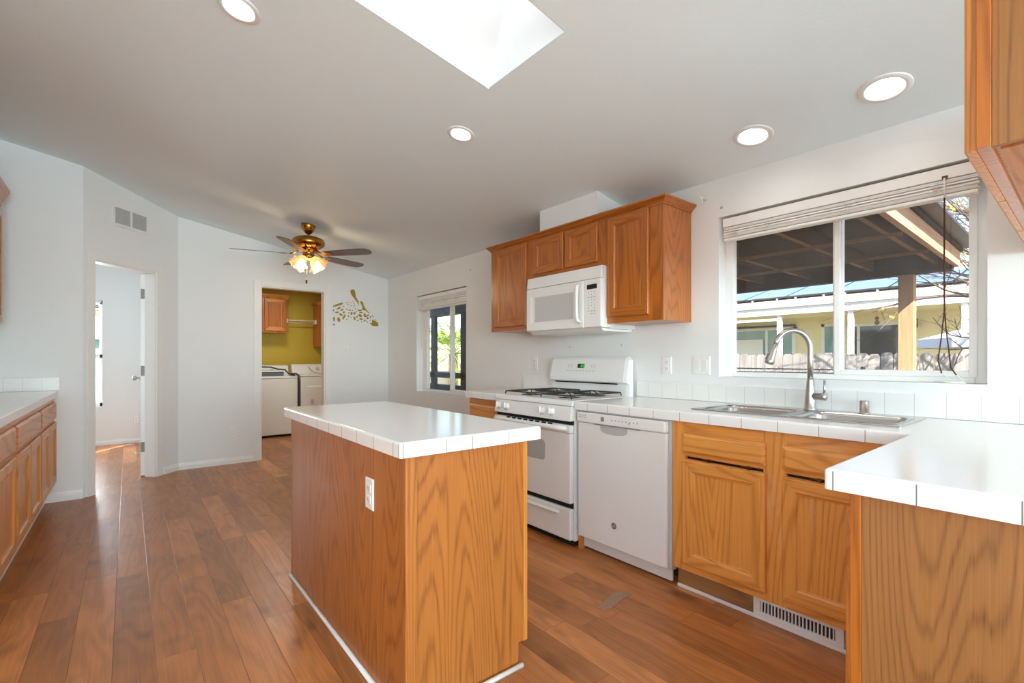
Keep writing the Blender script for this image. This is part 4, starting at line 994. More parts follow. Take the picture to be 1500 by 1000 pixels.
# ------------------------------------------------------------------ giraffe wall decal (flat spots)
def wpt(px, py):
    a, b = px/1125, py/1000
    zt = 2.192+(2.279-2.192)*a; zb = 1.496+(1.523-1.496)*a
    return Vector((-0.816+0.833*a, YB-0.0008, zt+(zb-zt)*b))
mb = MB()
def blob(cx_, cy_, rx, ry, ang=0, n=10, wob=0.12):
    rng = random.Random(int(cx_*7+cy_)); ca, sa = math.cos(math.radians(ang)), math.sin(math.radians(ang)); P = []
    for k in range(n):
        a = 2*PI*k/n; r = 1+rng.uniform(-wob, wob); u, v = rx*r*math.cos(a), ry*r*math.sin(a); P.append(wpt(cx_+u*ca-v*sa, cy_+u*sa+v*ca))
    mb.prism(P, (0, -1, 0), 0.0012)
def poly(*p): mb.prism([wpt(*q) for q in p], (0, -1, 0), 0.0012)
poly((400, 185), (430, 172), (468, 178), (485, 240), (495, 310), (470, 345), (440, 310), (405, 250), (395, 215))
poly((470, 345), (498, 312), (530, 370), (548, 400), (540, 470), (522, 420), (505, 390))
poly((568, 395), (590, 386), (625, 405), (640, 470), (670, 520), (742, 605), (730, 612), (680, 560), (630, 552), (600, 535), (615, 490))
poly((525, 535), (560, 545), (600, 540), (605, 560), (570, 575), (530, 560))
poly((800, 720), (840, 745), (885, 765), (918, 800), (912, 840), (885, 848), (850, 845), (800, 838), (770, 805), (795, 790), (792, 745))
poly((90, 470), (180, 430), (255, 410), (268, 430), (240, 455), (150, 480), (95, 495))
for b in ((190, 515, 45, 16, -32), (245, 545, 32, 15, -15), (160, 592, 34, 15, -12), (100, 552, 14, 18, 0), (275, 478, 16, 10, -20), (225, 632, 36, 18, 30), (278, 592, 18, 20, 10), (108, 715, 16, 52, 0), (190, 725, 28, 46, -14), (282, 675, 18, 52, 28), (108, 815, 16, 18, 0),
    (330, 538, 22, 10, 20), (385, 550, 26, 9, 5), (432, 552, 14, 8, 0), (335, 410, 26, 6, 5), (350, 445, 22, 6, 35), (400, 415, 16, 5, -20), (410, 470, 18, 6, 40), (455, 430, 16, 6, -40), (470, 470, 18, 7, 30), (440, 395, 12, 5, 60), (480, 385, 10, 6, 60), (490, 525, 16, 8, 20), (375, 500, 14, 5, -10), (450, 505, 12, 6, 20),
    (415, 612, 20, 30, 10), (470, 610, 26, 22, -40), (362, 662, 12, 20, 10), (412, 688, 14, 10, 0), (365, 600, 14, 10, -60), (505, 575, 16, 8, 30), (590, 595, 38, 11, 2), (570, 650, 36, 26, 35), (655, 640, 22, 36, 0), (700, 655, 52, 14, -22), (710, 700, 22, 20, -20), (470, 700, 18, 36, -22), (515, 672, 16, 18, 0), (590, 716, 36, 15, 5), (530, 742, 22, 11, 20), (600, 765, 16, 10, 0), (650, 745, 14, 18, 30), (665, 735, 20, 7, 0), (700, 765, 22, 9, 30), (765, 680, 18, 14, -30), (805, 660, 28, 8, 45), (760, 735, 16, 8, -40), (862, 730, 16, 9, 45), (775, 795, 18, 12, 30), (330, 722, 22, 8, -10)):
    blob(*b)
tag(mb.build('giraffe_decal', M['gold']), 'gold giraffe head wall decal made of spots', 'wall decal')

# ------------------------------------------------------------------ ceiling fan
FX, FY = -1.385, 5.0
t = thing('ceiling_fan', 'brass ceiling fan with five dark wood blades and lit glass shades', 'ceiling fan', (FX, FY, cz(FX)))
FC = Vector((FX, FY, 0))
mb = MB(); mb.lathe([(0.070, cz(FX)+0.012), (0.068, cz(FX)-0.015), (0.052, cz(FX)-0.055), (0.030, cz(FX)-0.085), (0.016, cz(FX)-0.09)], FC, (0, 0, 1), 32); mb.build('canopy', M['brass'], t)
mb = MB(); mb.tube([(FX, FY, cz(FX)-0.07), (FX, FY, 2.405)], 0.012, 12); mb.lathe([(0.02, 2.420), (0.034, 2.415), (0.034, 2.395)], FC, (0, 0, 1), 20); mb.build('downrod', M['bronze'], t)
mb = MB(); mb.lathe([(0.03, 2.408), (0.11, 2.402), (0.145, 2.385), (0.156, 2.355), (0.150, 2.325), (0.12, 2.303), (0.085, 2.290), (0.05, 2.284)], FC, (0, 0, 1), 40); mb.build('motor_housing', M['brass'], t)
mb = MB(); mb.lathe([(0.085, 2.292), (0.088, 2.275), (0.06, 2.262), (0.052, 2.235), (0.062, 2.222), (0.058, 2.20), (0.03, 2.185), (0.012, 2.175)], FC, (0, 0, 1), 32); lk = mb.build('light_kit', M['brass'], t)
for k in range(5):
    a = math.radians(20+72*k); ca, sa = math.cos(a), math.sin(a); U = Vector((ca, sa, 0)); W = Vector((-sa, ca, 0))
    pw = (W*math.cos(0.20)-Z*math.sin(0.20)).normalized(); pn = U.cross(pw).normalized()
    base_ = FC+Z*2.228
    mb = MB()
    mb.tube([base_+U*0.075+Z*0.055, base_+U*0.13+Z*0.018, base_+U*0.17+Z*0.004], 0.008, 8)
    mb.prism([base_+U*0.15-pw*0.018, base_+U*0.20-pw*0.045, base_+U*0.25-pw*0.035, base_+U*0.26, base_+U*0.25+pw*0.035, base_+U*0.20+pw*0.045, base_+U*0.15+pw*0.018], pn, 0.004)
    mb.build('blade_arm', M['brass'], t)
    mb = MB(); out = [(0.195, -0.050), (0.30, -0.060), (0.60, -0.068), (0.655, -0.060), (0.685, -0.030), (0.690, 0.0), (0.685, 0.030), (0.655, 0.060), (0.60, 0.068), (0.30, 0.060), (0.195, 0.050)]
    mb.prism([base_+pn*0.004+U*u+pw*v for u, v in out], pn, 0.006, bev=0.0015); mb.build('blade', M['blade'], t)
s = NT('amber_shade_glass'); P_ = s.pos()
em_ = s.n('Emission', Color=(1.0, 0.56, 0.20, 1), Strength=0.38); tl = s.n('BsdfTranslucent', Color=(1, 0.72, 0.42, 1)); gl = s.n('BsdfGlossy', Color=(1, 1, 1, 1), Roughness=0.15)
m1 = s.n('MixShader', _0=0.12, _1=tl.outputs[0], _2=gl.outputs[0]); m2 = s.n('AddShader', _0=m1.outputs[0], _1=em_.outputs[0]); s.nt.links.new(m2.outputs[0], s.out.inputs[0]); M['shade'] = s.mat
M['bulb'] = emit('warm_bulb', (1.0, 0.72, 0.38, 1), 3)
for k in range(4):
    a = math.radians(35+90*k); d = Vector((math.cos(a)*0.72, math.sin(a)*0.72, -0.70)).normalized(); c = FC+Z*2.212+Vector((math.cos(a), math.sin(a), 0))*0.045
    mb = MB(); mb.lathe([(0.018, 0), (0.022, 0.02), (0.020, 0.03)], c, d, 16); so_ = mb.build('lamp_socket', M['brass'], t)
    mb = MB(); mb.lathe([(0.022, 0.022), (0.034, 0.04), (0.046, 0.065), (0.052, 0.09), (0.066, 0.115), (0.082, 0.130)], c, d, 32, cap0=False, cap1=False, lobes=6, amp=0.14); mb.build('glass_shade', M['shade'], t)
    mb = MB(); mb.lathe([(0.006, 0.03), (0.016, 0.045), (0.021, 0.065), (0.016, 0.085), (0.004, 0.092)], c, d, 16); mb.build('bulb', M['bulb'], so_)
pl = bpy.data.lights.new('fan_bulb_light', 'POINT'); pl.energy = 4; pl.color = (1, 0.78, 0.52); pl.shadow_soft_size = 0.05
for k in range(2):
    po = bpy.data.objects.new('fan_bulb_light', pl); C.objects.link(po); po.location = FC+Z*2.075+Vector((0.05*(1 if k else -1), 0.03, 0))
mb = MB(); mb.tube([(FX-0.02, FY-0.03, 2.15), (FX-0.03, FY-0.04, 1.985)], 0.0012, 5); mb.build('pull_chain', M['brass'], t)
mb = MB(); mb.lathe([(0.003, 0.05), (0.008, 0.035), (0.010, 0.015), (0.006, 0.0)], (FX-0.03, FY-0.04, 1.935), (0, 0, 1), 12); mb.build('pull_knob', M['bronze'], t)

# ------------------------------------------------------------------ laundry room
def washer():
    x0, x1, y0, y1 = -1.425, -0.742, 7.85, 8.50
    t = thing('washing_machine', 'white top loading washer seen through the laundry doorway', 'washing machine', ((x0+x1)/2, (y0+y1)/2, 0))
    mb = MB(); mb.box(x0, y0, 0.035, x1, y1, 0.885, 0.006); mb.box(x0+0.04, y0+0.05, 0, x1-0.04, y1-0.04, 0.035, m=1); mb.build('body', [M['app'], M['dark']], t)
    mb = MB(); mb.box(x0-0.002, y0-0.004, 0.888, x1+0.002, y1, 0.915, 0.006); mb.build('top', M['app'], t)
    mb = MB(); mb.box(x0+0.1, y0+0.03, 0.9155, x1-0.1, y1-0.16, 0.922, 0.003); mb.build('lid', M['app'], t)
    mb = MB(); mb.prism([(x0, y1-0.13, 0.915), (x0, y1-0.09, 1.07), (x0, y1-0.06, 1.085), (x0, y1, 1.085), (x0, y1, 0.915)], (1, 0, 0), x1-x0, bev=0.008); co = mb.build('console', M['app'], t)
    for xx in (x0+0.15, x1-0.25, x1-0.13):
        mb = MB(); mb.lathe([(0.028, 0), (0.025, 0.02), (0.012, 0.022)], (xx, y1-0.112, 1.0), (0, -0.97, 0.25), 18); mb.build('knob', M['appgrey'], co)
def dryer():
    x0, x1, y0, y1 = -0.690, -0.030, 7.86, 8.50
    t = thing('clothes_dryer', 'white clothes dryer beside the washer behind the island', 'dryer', ((x0+x1)/2, (y0+y1)/2, 0))
    mb = MB(); mb.box(x0, y0, 0.03, x1, y1, 0.905, 0.006); mb.box(x0+0.04, y0+0.05, 0, x1-0.04, y1-0.04, 0.03, m=1); mb.build('body', [M['app'], M['dark']], t)
    mb = MB(); mb.box(x0-0.002, y0-0.004, 0.908, x1+0.002, y1, 0.934, 0.006); mb.build('top', M['app'], t)
    mb = MB(); mb.panel((x0+0.09, y0, 0.30), X, Z, -Y, 0.48, 0.455, [(0, -0.004), (0, 0.010), (0.008, 0.016)]); d = mb.build('door', M['app'], t)
    mb = MB(); mb.box(x0+0.145, y0-0.024, 0.48, x0+0.185, y0-0.015, 0.55, 0.003); mb.build('door_handle', M['appgrey'], d)
    mb = MB(); mb.prism([(x0, y1-0.13, 0.934), (x0, y1-0.09, 1.08), (x0, y1-0.06, 1.10), (x0, y1, 1.10), (x0, y1, 0.934)], (1, 0, 0), x1-x0, bev=0.008); co = mb.build('console', M['app'], t)
    for xx in (x1-0.25, x1-0.13):
        mb = MB(); mb.lathe([(0.028, 0), (0.025, 0.02), (0.012, 0.022)], (xx, y1-0.112, 1.02), (0, -0.97, 0.25), 18); mb.build('knob', M['appgrey'], co)
washer(); dryer()
t = thing('laundry_tray', 'dark grey tray with a white rim on top of the washer', 'tray', (-1.05, 8.1, 0.922))
mb = MB(); mb.box(-1.34, 8.00, 0.9225, -0.90, 8.33, 0.985, 0.012); mb.build('bin', M['greybin'], t)
mb = MB(); mb.box(-1.35, 7.99, 0.985, -0.885, 8.34, 1.005, 0.006); mb.build('rim', M['app'], t)
mb = MB(); P = [(-1.33, 8.02, 1.018), (-1.22, 8.03, 1.065), (-1.08, 8.05, 1.06), (-0.98, 8.06, 1.03), (-0.885, 8.0, 1.02), (-0.85, 7.95, 0.96), (-0.76, 7.93, 0.932)]
mb.tube(P, 0.011, 8); tag(mb.build('drain_hose', M['hose']), 'black hose lying across the tray on the washer', 'hose')
mb = MB(); mb.tube([(-0.735, 8.2, 0.95), (-0.720, 8.02, 0.955), (-0.716, 7.90, 0.93), (-0.716, 7.875, 0.80), (-0.716, 7.87, 0.40), (-0.716, 7.88, 0.013)], 0.013, 8)
tag(mb.build('drain_hose', M['hose']), 'black hose hanging in the gap between washer and dryer', 'hose')
mb = MB(); mb.tube([(-0.44, 8.36, 1.06), (-0.40, 8.34, 1.00), (-0.34, 8.32, 0.955), (-0.24, 8.30, 0.939), (-0.15, 8.30, 0.939)], 0.004, 8)
tag(mb.build('power_cord', M['hose']), 'thin black cord draped over the dryer console', 'cord')
t = thing('wall_cabinet', 'honey oak wall cabinet above the washer in the laundry', 'cabinet', (-1.16, 8.44, 1.605))
mb = MB(); mb.box(-1.60, 8.32, 1.608, -0.790, 8.599, 2.17, 0.001); mb.build('carcass', [M['uoak']], t)
mb = MB(); mb.box(-1.60, 8.30, 1.605, -0.787, 8.32, 2.17, 0.001); mb.build('face_frame', [M['uoak'], M['oak_x']], t)
for a in (-1.585, -1.118): cab_door(t, (a, 8.30, 1.635), X, -Y, 0.315 if a > -1.2 else 0.44, 0.51, [M['uoak'], M['oak_x']])
mb = MB(); mb.prism([(-1.62, 8.30, 2.15), (-1.62, 8.26, 2.20), (-1.62, 8.26, 2.215), (-1.62, 8.599, 2.215), (-1.62, 8.599, 2.171), (-1.62, 8.32, 2.171)], (1, 0, 0), 0.86, bev=0.002); mb.build('crown', M['oak_x'], t)
t = thing('wall_cabinet', 'honey oak wall cabinet at the right side of the laundry', 'cabinet', (-0.16, 8.44, 1.385))
mb = MB(); mb.box(-0.292, 8.32, 1.388, -0.023, 8.599, 2.12, 0.001); mb.build('carcass', [M['uoak']], t)
mb = MB(); mb.box(-0.294, 8.30, 1.385, -0.023, 8.32, 2.12, 0.001); mb.build('face_frame', [M['uoak'], M['oak_x']], t)
cab_door(t, (-0.262, 8.30, 1.42), X, -Y, 0.22, 0.67, [M['uoak'], M['oak_x']])
mb = MB(); mb.prism([(-0.32, 8.30, 2.10), (-0.32, 8.26, 2.145), (-0.32, 8.26, 2.16), (-0.32, 8.599, 2.16), (-0.32, 8.599, 2.121), (-0.32, 8.32, 2.121)], (1, 0, 0), 0.295, bev=0.002); mb.build('crown', M['oak_x'], t)
t = thing('closet_rod', 'white double hanging rod between the two laundry cabinets', 'rod', (-0.54, 8.42, 1.80))
mb = MB(); mb.tube([(-0.786, 8.40, 1.825), (-0.297, 8.40, 1.825)], 0.009, 10); mb.build('rod', M['cordw'], t)
mb = MB(); mb.tube([(-0.786, 8.46, 1.79), (-0.297, 8.46, 1.79)], 0.006, 10); mb.build('rod', M['cordw'], t)
for xx in (-0.785, -0.328): 
    mb = MB(); mb.box(xx, 8.37, 1.775, xx+0.03, 8.49, 1.845, 0.003); mb.build('end_bracket', M['plate'], t)

# ------------------------------------------------------------------ outdoors
GZ = -0.55
M['ground'] = simple('dry_lawn', srgb(112, 106, 82)[:3], 0.95, var=0.35, scale=3.0, bump=0.4, bscale=40)
M['roofwood'] = weathered('dark_stained_wood', srgb(62, 38, 28), srgb(32, 20, 15), 'y')
M['beamwood'] = weathered('brown_stained_beam', srgb(68, 40, 29), srgb(38, 23, 17), 'y')
M['joistwood'] = weathered('pale_lit_joist_wood', srgb(150, 108, 72), srgb(110, 74, 46), 'x')  # lighter wood with bounced light mixed into its colour
M['joistside'] = weathered('stained_joist_wood', srgb(96, 64, 46), srgb(60, 40, 30), 'x')
M['postwood'] = weathered('raw_post_wood', srgb(206, 160, 120), srgb(160, 112, 76), 'z')
M['rakewood'] = weathered('raw_rake_wood', srgb(216, 172, 138), srgb(170, 118, 84), 'x')
M['fencewood'] = weathered('grey_fence_wood', srgb(176, 170, 164), srgb(120, 114, 110), 'z')
M['shingle'] = simple('tan_shingles', srgb(214, 190, 172)[:3], 0.9, var=0.15, scale=8)
M['yhouse'] = simple('yellow_siding', srgb(240, 230, 186)[:3], 0.8)
M['wtrim'] = simple('white_exterior_trim', (0.82, 0.82, 0.80), 0.6)
M['solar'] = simple('blue_solar_panel', srgb(112, 146, 196)[:3], 0.12, var=0.1)
M['solarf'] = simple('dark_panel_frame', srgb(40, 44, 52)[:3], 0.4)
M['dglass'] = simple('dark_door_glass', srgb(52, 58, 62)[:3], 0.06)
M['lglass'] = simple('blue_grey_glass', srgb(120, 158, 162)[:3], 0.08)
M['bark'] = simple('grey_bark', srgb(112, 92, 80)[:3], 0.9, var=0.3, scale=30)
M['leaf'] = simple('yellow_green_leaf', srgb(196, 176, 58)[:3], 0.6, var=0.4, scale=5)
M['canvas'] = simple('white_umbrella_canvas', srgb(236, 236, 244)[:3], 0.8)
M['palm'] = simple('palm_leaf', srgb(150, 172, 74)[:3], 0.5, var=0.35, scale=9)
M['navy'] = simple('dark_blue_deck_paint', srgb(52, 62, 78)[:3], 0.5)
M['teal'] = simple('pale_teal_siding', srgb(150, 200, 196)[:3], 0.7)
M['hedge'] = simple('hedge_leaf', srgb(110, 140, 80)[:3], 0.7, var=0.4, scale=12)
M['wire'] = simple('galvanised_wire', (0.6, 0.6, 0.6), 0.4, 0.6)
mb = MB(); mb.box(-30, -30, GZ-0.2, 60, 60, GZ)
struct(mb.build('ground', M['ground']), 'dry pale ground outside', 'ground')

# patio cover outside the sink window
t = thing('patio_cover', 'dark brown wooden patio roof outside the sink window', 'patio roof', (1.6, 3.0, GZ))
RY, RE = 0.80, 6.2
mb = MB(); mb.prism([(0.16, RY-0.02, 2.215), (3.12, RY-0.02, 2.165), (3.12, RE, 2.165), (0.16, RE, 2.215)], (0, 0, 1), 0.03); mb.build('roof_deck', M['roofwood'], t)
mb = MB(); mb.prism([(0.15, RY-0.12, 2.250), (3.18, RY-0.12, 2.200), (3.18, RE, 2.200), (0.15, RE, 2.250)], (0, 0, 1), 0.02); mb.build('roofing', M['solarf'], t)
mb = MB(); mb.box(2.94, RY+0.03, 1.985, 3.04, RE, 2.165, 0.004); mb.build('beam', M['beamwood'], t)
for k, xx in enumerate((1.28, 2.10)):
    mb = MB(); mb.box(xx-0.008, RY+0.04, 2.026, xx+0.008, RE, 2.050); mb.build('batten', M['joistwood'], t)
for yy in (0.94, 1.42, 1.98, 2.45, 2.95, 3.45, 3.95, 4.45, 4.95, 5.45):
    mb = MB(); mb.prism([(0.16, yy-0.02, 2.075), (2.94, yy-0.02, 2.055), (2.94, yy-0.02, 2.165), (0.16, yy-0.02, 2.214)], (0, 1, 0), 0.04); mb.build('joist', M['joistside'], t)
    mb = MB(); mb.prism([(0.20, yy-0.016, 2.0742), (2.6, yy-0.016, 2.0567), (2.6, yy+0.016, 2.0567), (0.20, yy+0.016, 2.0742)], (0, 0, -1), 0.004); mb.build('joist_lit_edge', M['joistwood'], t)  # pale strip paints the bounced light on the joist's lower edge
mb = MB(); mb.prism([(0.16, RY, 2.068), (3.10, RY, 2.028), (3.10, RY, 2.164), (0.16, RY, 2.214)], (0, 1, 0), 0.038); mb.build('rake_board', M['rakewood'], t)
for yy in (1.155, 4.6):
    mb = MB(); mb.box(2.93, yy-0.058, GZ, 3.046, yy+0.058, 1.985, 0.004); mb.build('post', M['postwood'], t)
mb = MB(); mb.prism([(2.6, 1.40, 1.985), (2.75, 1.40, 1.985), (2.95, 1.40, 1.7), (2.95, 1.40, 1.6)], (0, 1, 0), 0.04)
mb.bm.free()

# picket fence
FXX = 5.6
t = thing('picket_fence', 'grey weathered dog ear picket fence beyond the patio', 'fence', (FXX, 3.2, GZ))
rng = random.Random(3); yy = 0.1; n = 0
while yy < 6.1 and n < 60:
    wd = 0.135; top = 1.265+rng.uniform(-0.012, 0.018)
    mb = MB(); tilt = rng.uniform(-0.006, 0.006)
    mb.prism([(FXX, yy, GZ+0.02), (FXX, yy+wd, GZ+0.02), (FXX+0, yy+wd+tilt, top-0.035), (FXX, yy+wd-0.032+tilt, top), (FXX, yy+0.032+tilt, top), (FXX, yy+tilt, top-0.035)], (1, 0, 0), 0.018)
    mb.build('picket', M['fencewood'], t); yy += wd+rng.uniform(0.004, 0.014); n += 1
for zz in (0.0, 0.95):
    mb = MB(); mb.box(FXX+0.019, 0.1, zz, FXX+0.06, 6.1, zz+0.09); mb.build('rail', M['fencewood'], t)
for yy in (0.6, 3.0, 5.4):
    mb = MB(); mb.box(FXX+0.061, yy, GZ, FXX+0.15, yy+0.09, 1.15); mb.build('post', M['fencewood'], t)
# low wire garden fence
t = thing('wire_garden_fence', 'low wire garden fence with dark rails outside the left pane', 'garden fence', (4.5, 2.9, GZ))
for zz in (1.035, 0.985):
    mb = MB(); mb.box(4.485, 1.9, zz, 4.515, 3.9, zz+0.018, 0.003); mb.build('top_rail', M['solarf'], t)
mb = MB(); 
for k in range(18): mb.tube([(4.5, 1.95+k*0.11, GZ+0.02), (4.5, 1.95+k*0.11, 1.07)], 0.004, 6)
for k in range(6): mb.tube([(4.5, 1.9, 0.9-k*0.2), (4.5, 3.9, 0.9-k*0.2)], 0.003, 6)
mb.build('wire_mesh', M['wire'], t)
for yy in (1.9, 3.9):
    mb = MB(); mb.box(4.48, yy-0.02, GZ, 4.52, yy+0.02, 1.09); mb.build('post', M['solarf'], t)

# neighbour's house
HX, EX = 10.8, 9.0
t = thing('neighbor_house', 'pale yellow single storey house with a white porch beyond the fence', 'house', (12, 4, GZ))
mb = MB(); mb.box(HX, -6, GZ, HX+6, 16, 2.75); mb.build('wall', M['yhouse'], t)
mb = MB(); mb.box(EX, -6, 2.21, EX+0.04, 16, 2.40, 0.003); mb.build('fascia', M['wtrim'], t)
mb = MB(); mb.box(EX+0.04, -6, 2.24, HX, 16, 2.26); mb.build('soffit', M['yhouse'], t)
mb = MB(); mb.prism([(EX-0.05, -6, 2.41), (EX-0.05, -6, 2.38), (14.2, -6, 3.78), (14.2, -6, 3.81)], (0, 1, 0), 22); mb.build('roof', M['shingle'], t)
mb = MB(); mb.prism([(14.2, -6, 3.78), (14.2, -6, 3.81), (19.5, -6, 2.30), (19.5, -6, 2.27)], (0, 1, 0), 22); mb.build('roof', M['shingle'], t)
for yy in (1.54, 3.305, 4.715, 6.6):
    mb = MB(); mb.box(EX+0.05, yy-0.045, GZ, EX+0.14, yy+0.045, 2.21); mb.build('porch_post', M['wtrim'], t)
mb = MB(); mb.box(EX+0.06, 4.76, 2.08, EX+0.12, 9, 2.14); mb.build('porch_beam', M['wtrim'], t)
def hwin(y0, y1, z0, z1, gm, name='window', mull=()):
    mb = MB(); f = 0.07
    for a, b, c, e in ((y0, y1, z0, z0+f), (y0, y1, z1-f, z1), (y0, y0+f, z0, z1), (y1-f, y1, z0, z1)): mb.box(HX-0.04, a, c, HX-0.001, b, e)
    for q in mull: mb.box(HX-0.035, q-0.03, z0, HX-0.001, q+0.03, z1)
    o = mb.build(name, M['wtrim'], t); mb = MB(); mb.box(HX-0.02, y0+f, z0+f, HX-0.0015, y1-f, z1-f); mb.build('pane', gm, o); return o
w_ = hwin(4.98, 7.4, 0.95, 2.03, M['lglass'], mull=(5.72, 5.05))
mb = MB(); mb.box(HX-0.06, 5.80, 0.95, HX-0.041, 7.3, 1.72); mb.build('roller_shade', M['wtrim'], w_)
mb = MB(); mb.box(HX-0.10, 5.0, 2.05, HX-0.001, 7.5, 2.09); mb.build('lintel', M['solarf'], t)
hwin(4.05, 4.40, 1.2, 2.06, M['lglass']); hwin(2.80, 3.85, GZ+0.2, 2.03, M['dglass'], 'sliding_door', mull=(3.62,))
mb = MB(); mb.box(HX-0.16, 2.52, 1.88, HX-0.02, 2.60, 2.08, 0.01); mb.build('porch_lamp', M['solarf'], t)
mb = MB(); mb.tube([(9.9, 3.05, 2.238), (9.9, 3.05, 2.12)], 0.004, 6); mb.lathe([(0.01, 0), (0.05, 0.05), (0.02, 0.11), (0.045, 0.16), (0.005, 0.2)], (9.9, 3.05, 1.92), (0, 0, 1), 12)
tag(mb.build('wind_chime', M['bark']), 'small brown ornament hanging under the neighbour porch', 'ornament')
# solar panels on the neighbour's roof
sl = (3.81-2.41)/(14.2-(EX-0.05)); ordn = ['first', 'second', 'third', 'fourth', 'fifth', 'sixth', 'seventh', 'eighth', 'ninth']
RD = Vector((1, 0, sl)).normalized(); RN = Vector((-sl, 0, 1)).normalized()
yy = 6.9
for k in range(6):
    o = Vector((EX+0.80, yy-1.02, 2.41+sl*0.85)); 
    sp = thing('solar_panel', 'blue solar panel on the neighbour roof, '+ordn[k]+' from the left', 'solar panel', o+RN*0.10, 'solar panels on the neighbour roof')
    mb = MB(); mb.panel(o+RN*0.05, Y, RD, RN, 1.0, 1.65, [(0, 0), (0, 0.04), (0.012, 0.04), (0.012, 0.034)]); mb.build('frame', M['solarf'], sp)
    mb = MB(); mb.panel(o+RN*0.085+Y*0.012+RD*0.012, Y, RD, RN, 0.976, 1.626, [(0, 0), (0, 0.001)]); mb.build('cells', M['solar'], sp)
    mb = MB(); 
    for q in (0.2, 0.8): mb.prism([o+RN*0.005+Y*(q-0.02), o+RN*0.005+Y*(q+0.02), o+RN*0.005+Y*(q+0.02)+RD*1.6, o+RN*0.005+Y*(q-0.02)+RD*1.6], RN, 0.0448)
    mb.build('mount', M['wire'], sp)
    yy -= 1.02
# patio umbrella
t = thing('patio_umbrella', 'white open patio umbrella behind the fence at the right', 'umbrella', (7.5, 0.65, GZ))
mb = MB(); ap = Vector((7.5, 0.65, 1.86)); rim = [Vector((7.5+1.25*math.cos(2*PI*k/8+0.2), 0.65+1.25*math.sin(2*PI*k/8+0.2), 1.50)) for k in range(8)]
tb = bmesh.new(); va = tb.verts.new(ap); vr = [tb.verts.new(p) for p in rim]; vl = [tb.verts.new(p-Z*0.14) for p in rim]
for k in range(8): tb.faces.new((va, vr[k], vr[(k+1) % 8])); tb.faces.new((vr[k], vl[k], vl[(k+1) % 8], vr[(k+1) % 8]))
mb._add(tb); mb.build('canopy', M['canvas'], t)
mb = MB(); mb.tube([(7.5, 0.65, GZ), (7.5, 0.65, 1.92)], 0.02, 10); mb.build('pole', M['wtrim'], t)
# tree with sparse yellow green leaves at the right of the window
t = thing('bare_tree', 'thin branched tree with few yellow green leaves beyond the patio', 'tree', (5.0, -0.9, GZ))
rng = random.Random(11); mb = MB(); leaves = []
def grow(p, d, L, r, depth):
    pts = [p.copy()]; q = p.copy(); dd = d.copy(); k = 4
    for i in range(k):
        dd = (dd+Vector((rng.uniform(-1, 1), rng.uniform(-1, 1), rng.uniform(-0.6, 0.8)))*0.16).normalized(); q = q+dd*(L/k); pts.append(q.copy())
    mb.tube(pts, [r*(1-0.45*i/k) for i in range(k+1)], 6 if r > 0.01 else 4, cap=False)
    if depth >= 3 and rng.random() < 0.40: leaves.append((q.copy(), rng.uniform(0.03, 0.07)))
    if depth == 0: return
    for j in range(3 if depth > 1 else 2):
        nd = (dd+Vector((rng.uniform(-1, 1), rng.uniform(-1, 1), rng.uniform(-0.5, 0.7)))*0.85).normalized()
        grow(pts[rng.choice((2, 3, 4))], nd, L*rng.uniform(0.62, 0.82), r*0.58, depth-1)
    if depth <= 2:
        for _ in range(1):
            if rng.random() < 0.42: leaves.append((pts[rng.choice((1, 2, 3))].copy(), rng.uniform(0.025, 0.06)))
grow(Vector((5.0, -0.9, GZ)), Vector((0, 0.12, 1)), 2.0, 0.085, 0)
for (a, z0, L) in ((1.25, 1.35, 1.25), (1.9, 1.2, 1.3), (1.6, 1.40, 1.4), (0.9, 1.3, 1.1), (2.4, 1.35, 1.1), (1.45, 1.0, 1.0), (1.3, 1.9, 1.2), (1.7, 1.8, 1.3), (1.0, 2.0, 1.2), (-1.2, 1.6, 1.3), (0.2, 1.7, 1.3), (-2.2, 1.6, 1.2), (2.9, 1.7, 1.2)):
    grow(Vector((5.0, -0.75, z0-0.1)), Vector((math.cos(a)*0.55, math.sin(a)*0.9, 0.42)).normalized(), L, 0.036, 4)
br = mb.build('branches', M['bark'], t)
mb = MB(); tb = bmesh.new()
for p, s_ in leaves:
    for k in range(5):
        c = p+Vector((rng.uniform(-1, 1), rng.uniform(-1, 1), rng.uniform(-1, 1)))*0.06
        u = Vector((rng.uniform(-1, 1), rng.uniform(-1, 1), rng.uniform(-1, 1))).normalized(); v = u.orthogonal().normalized()*s_*0.32; u = u*s_*0.6
        tb.faces.new([tb.verts.new(c-u), tb.verts.new(c+v), tb.verts.new(c+u), tb.verts.new(c-v)])
mb._add(tb); mb.build('leaves', M['leaf'], t)

# side deck and palm outside the narrow window
t = thing('side_porch', 'dark blue porch frame outside the narrow far window', 'porch', (0.95, 6.2, GZ))
for yy in (6.50, 5.655, 7.6, 4.3):
    mb = MB(); mb.box(0.88, yy-0.06, GZ, 0.93, yy+0.06, 1.95, 0.003); mb.build('post', M['navy'], t)
mb = MB(); mb.box(0.87, 4.2, 1.84, 1.01, 8.6, 1.98, 0.003); mb.build('beam', M['navy'], t)
mb = MB(); mb.box(0.88, 4.2, 0.905, 1.0, 8.6, 0.985, 0.003); mb.build('rail', M['navy'], t)
mb = MB(); mb.box(0.90, 4.2, 0.30, 0.98, 8.6, 0.80, 0.003); mb.build('skirt_board', M['navy'], t)
t = thing('palm_tree', 'green palm with long arching fronds outside the narrow window', 'palm', (2.75, 8.9, GZ))
mb = MB(); mb.tube([(2.75, 8.9, GZ), (2.75, 8.92, 0.4), (2.75, 8.9, 1.3)], [0.13, 0.11, 0.10], 12); mb.build('trunk', M['bark'], t)
rng = random.Random(5)
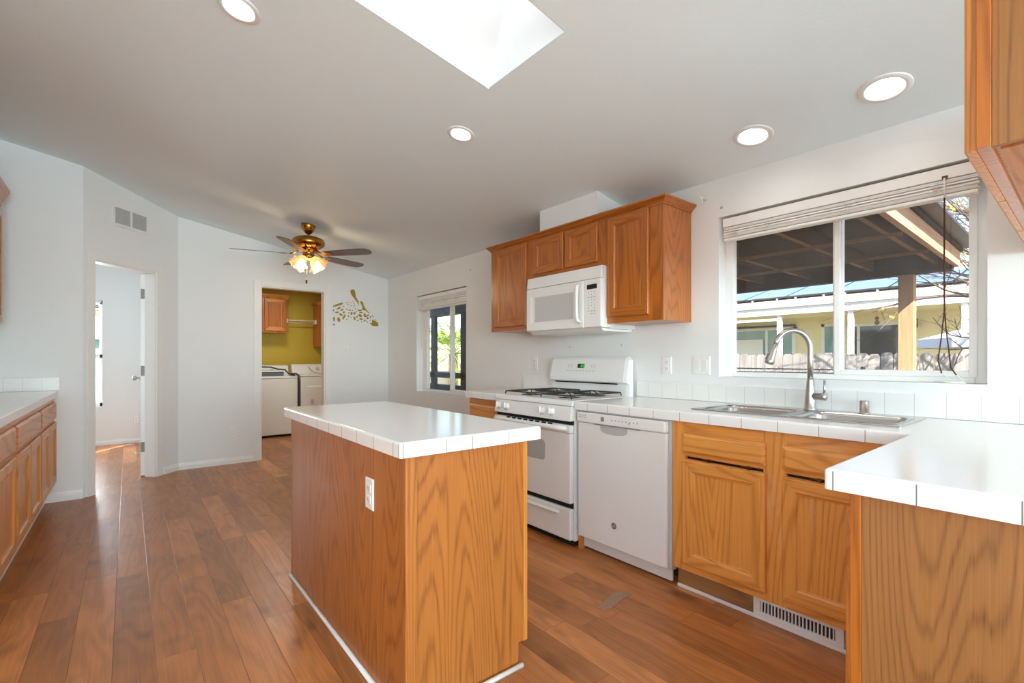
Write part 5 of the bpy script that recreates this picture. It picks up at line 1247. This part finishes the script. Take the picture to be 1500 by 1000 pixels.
for k in range(30):
    a = 2*PI*k/30+rng.uniform(-0.15, 0.15); el = rng.uniform(-0.5, 1.3); L = rng.uniform(1.0, 1.5); d = Vector((math.cos(a), math.sin(a), 0)); mb = MB()
    P = []; 
    for i in range(7):
        s_ = i/6; P.append(Vector((2.75, 8.9, 1.3))+d*(L*s_*math.cos(el*(1-0.4*s_)))+Z*(L*s_*math.sin(el)-0.55*s_*s_*L*0.6))
    mb.tube(P, [0.012*(1-0.8*i/6) for i in range(7)], 5)
    tb = bmesh.new(); side = d.cross(Z).normalized()
    for i in range(22):
        s_ = 0.22+0.78*i/21; j = min(5, int(s_*6)); p = P[j].lerp(P[j+1], s_*6-j); fw = (P[min(6, j+1)]-P[j]).normalized(); ll = 0.42*(1-0.55*s_)
        for sg in (-1, 1):
            e = p+side*sg*ll*0.75+fw*ll*0.6-Z*ll*0.25; m_ = (p+e)/2+fw*0.012
            tb.faces.new([tb.verts.new(p), tb.verts.new(m_+Z*0.004), tb.verts.new(e), tb.verts.new((p+e)/2-fw*0.012)])
    mb._add(tb); mb.build('frond', M['palm'], t)
# beyond the bedroom window
t = thing('garden_shed', 'pale teal shed seen through the bedroom window', 'shed', (-6.0, 15.0, GZ))
mb = MB(); mb.box(-9, 14.0, GZ, -2.5, 16, 1.62); mb.build('wall', M['teal'], t)
mb = MB(); mb.box(-9.2, 13.8, 1.62, -2.3, 16.2, 2.05); mb.build('roof', M['wtrim'], t)
mb = MB(); tb = bmesh.new(); rng = random.Random(9)
for k in range(2600):
    c = Vector((rng.uniform(-11, -2), rng.uniform(17.5, 18.6), GZ+rng.uniform(0, 3.4))); u = Vector((rng.uniform(-1, 1), rng.uniform(-1, 1), rng.uniform(-1, 1))).normalized(); v = u.orthogonal().normalized()*0.10; u *= 0.18
    tb.faces.new([tb.verts.new(c-u), tb.verts.new(c+v), tb.verts.new(c+u), tb.verts.new(c-v)])
mb._add(tb); tag(mb.build('hedge', M['hedge']), 'tall green hedge far behind the teal shed', 'hedge')
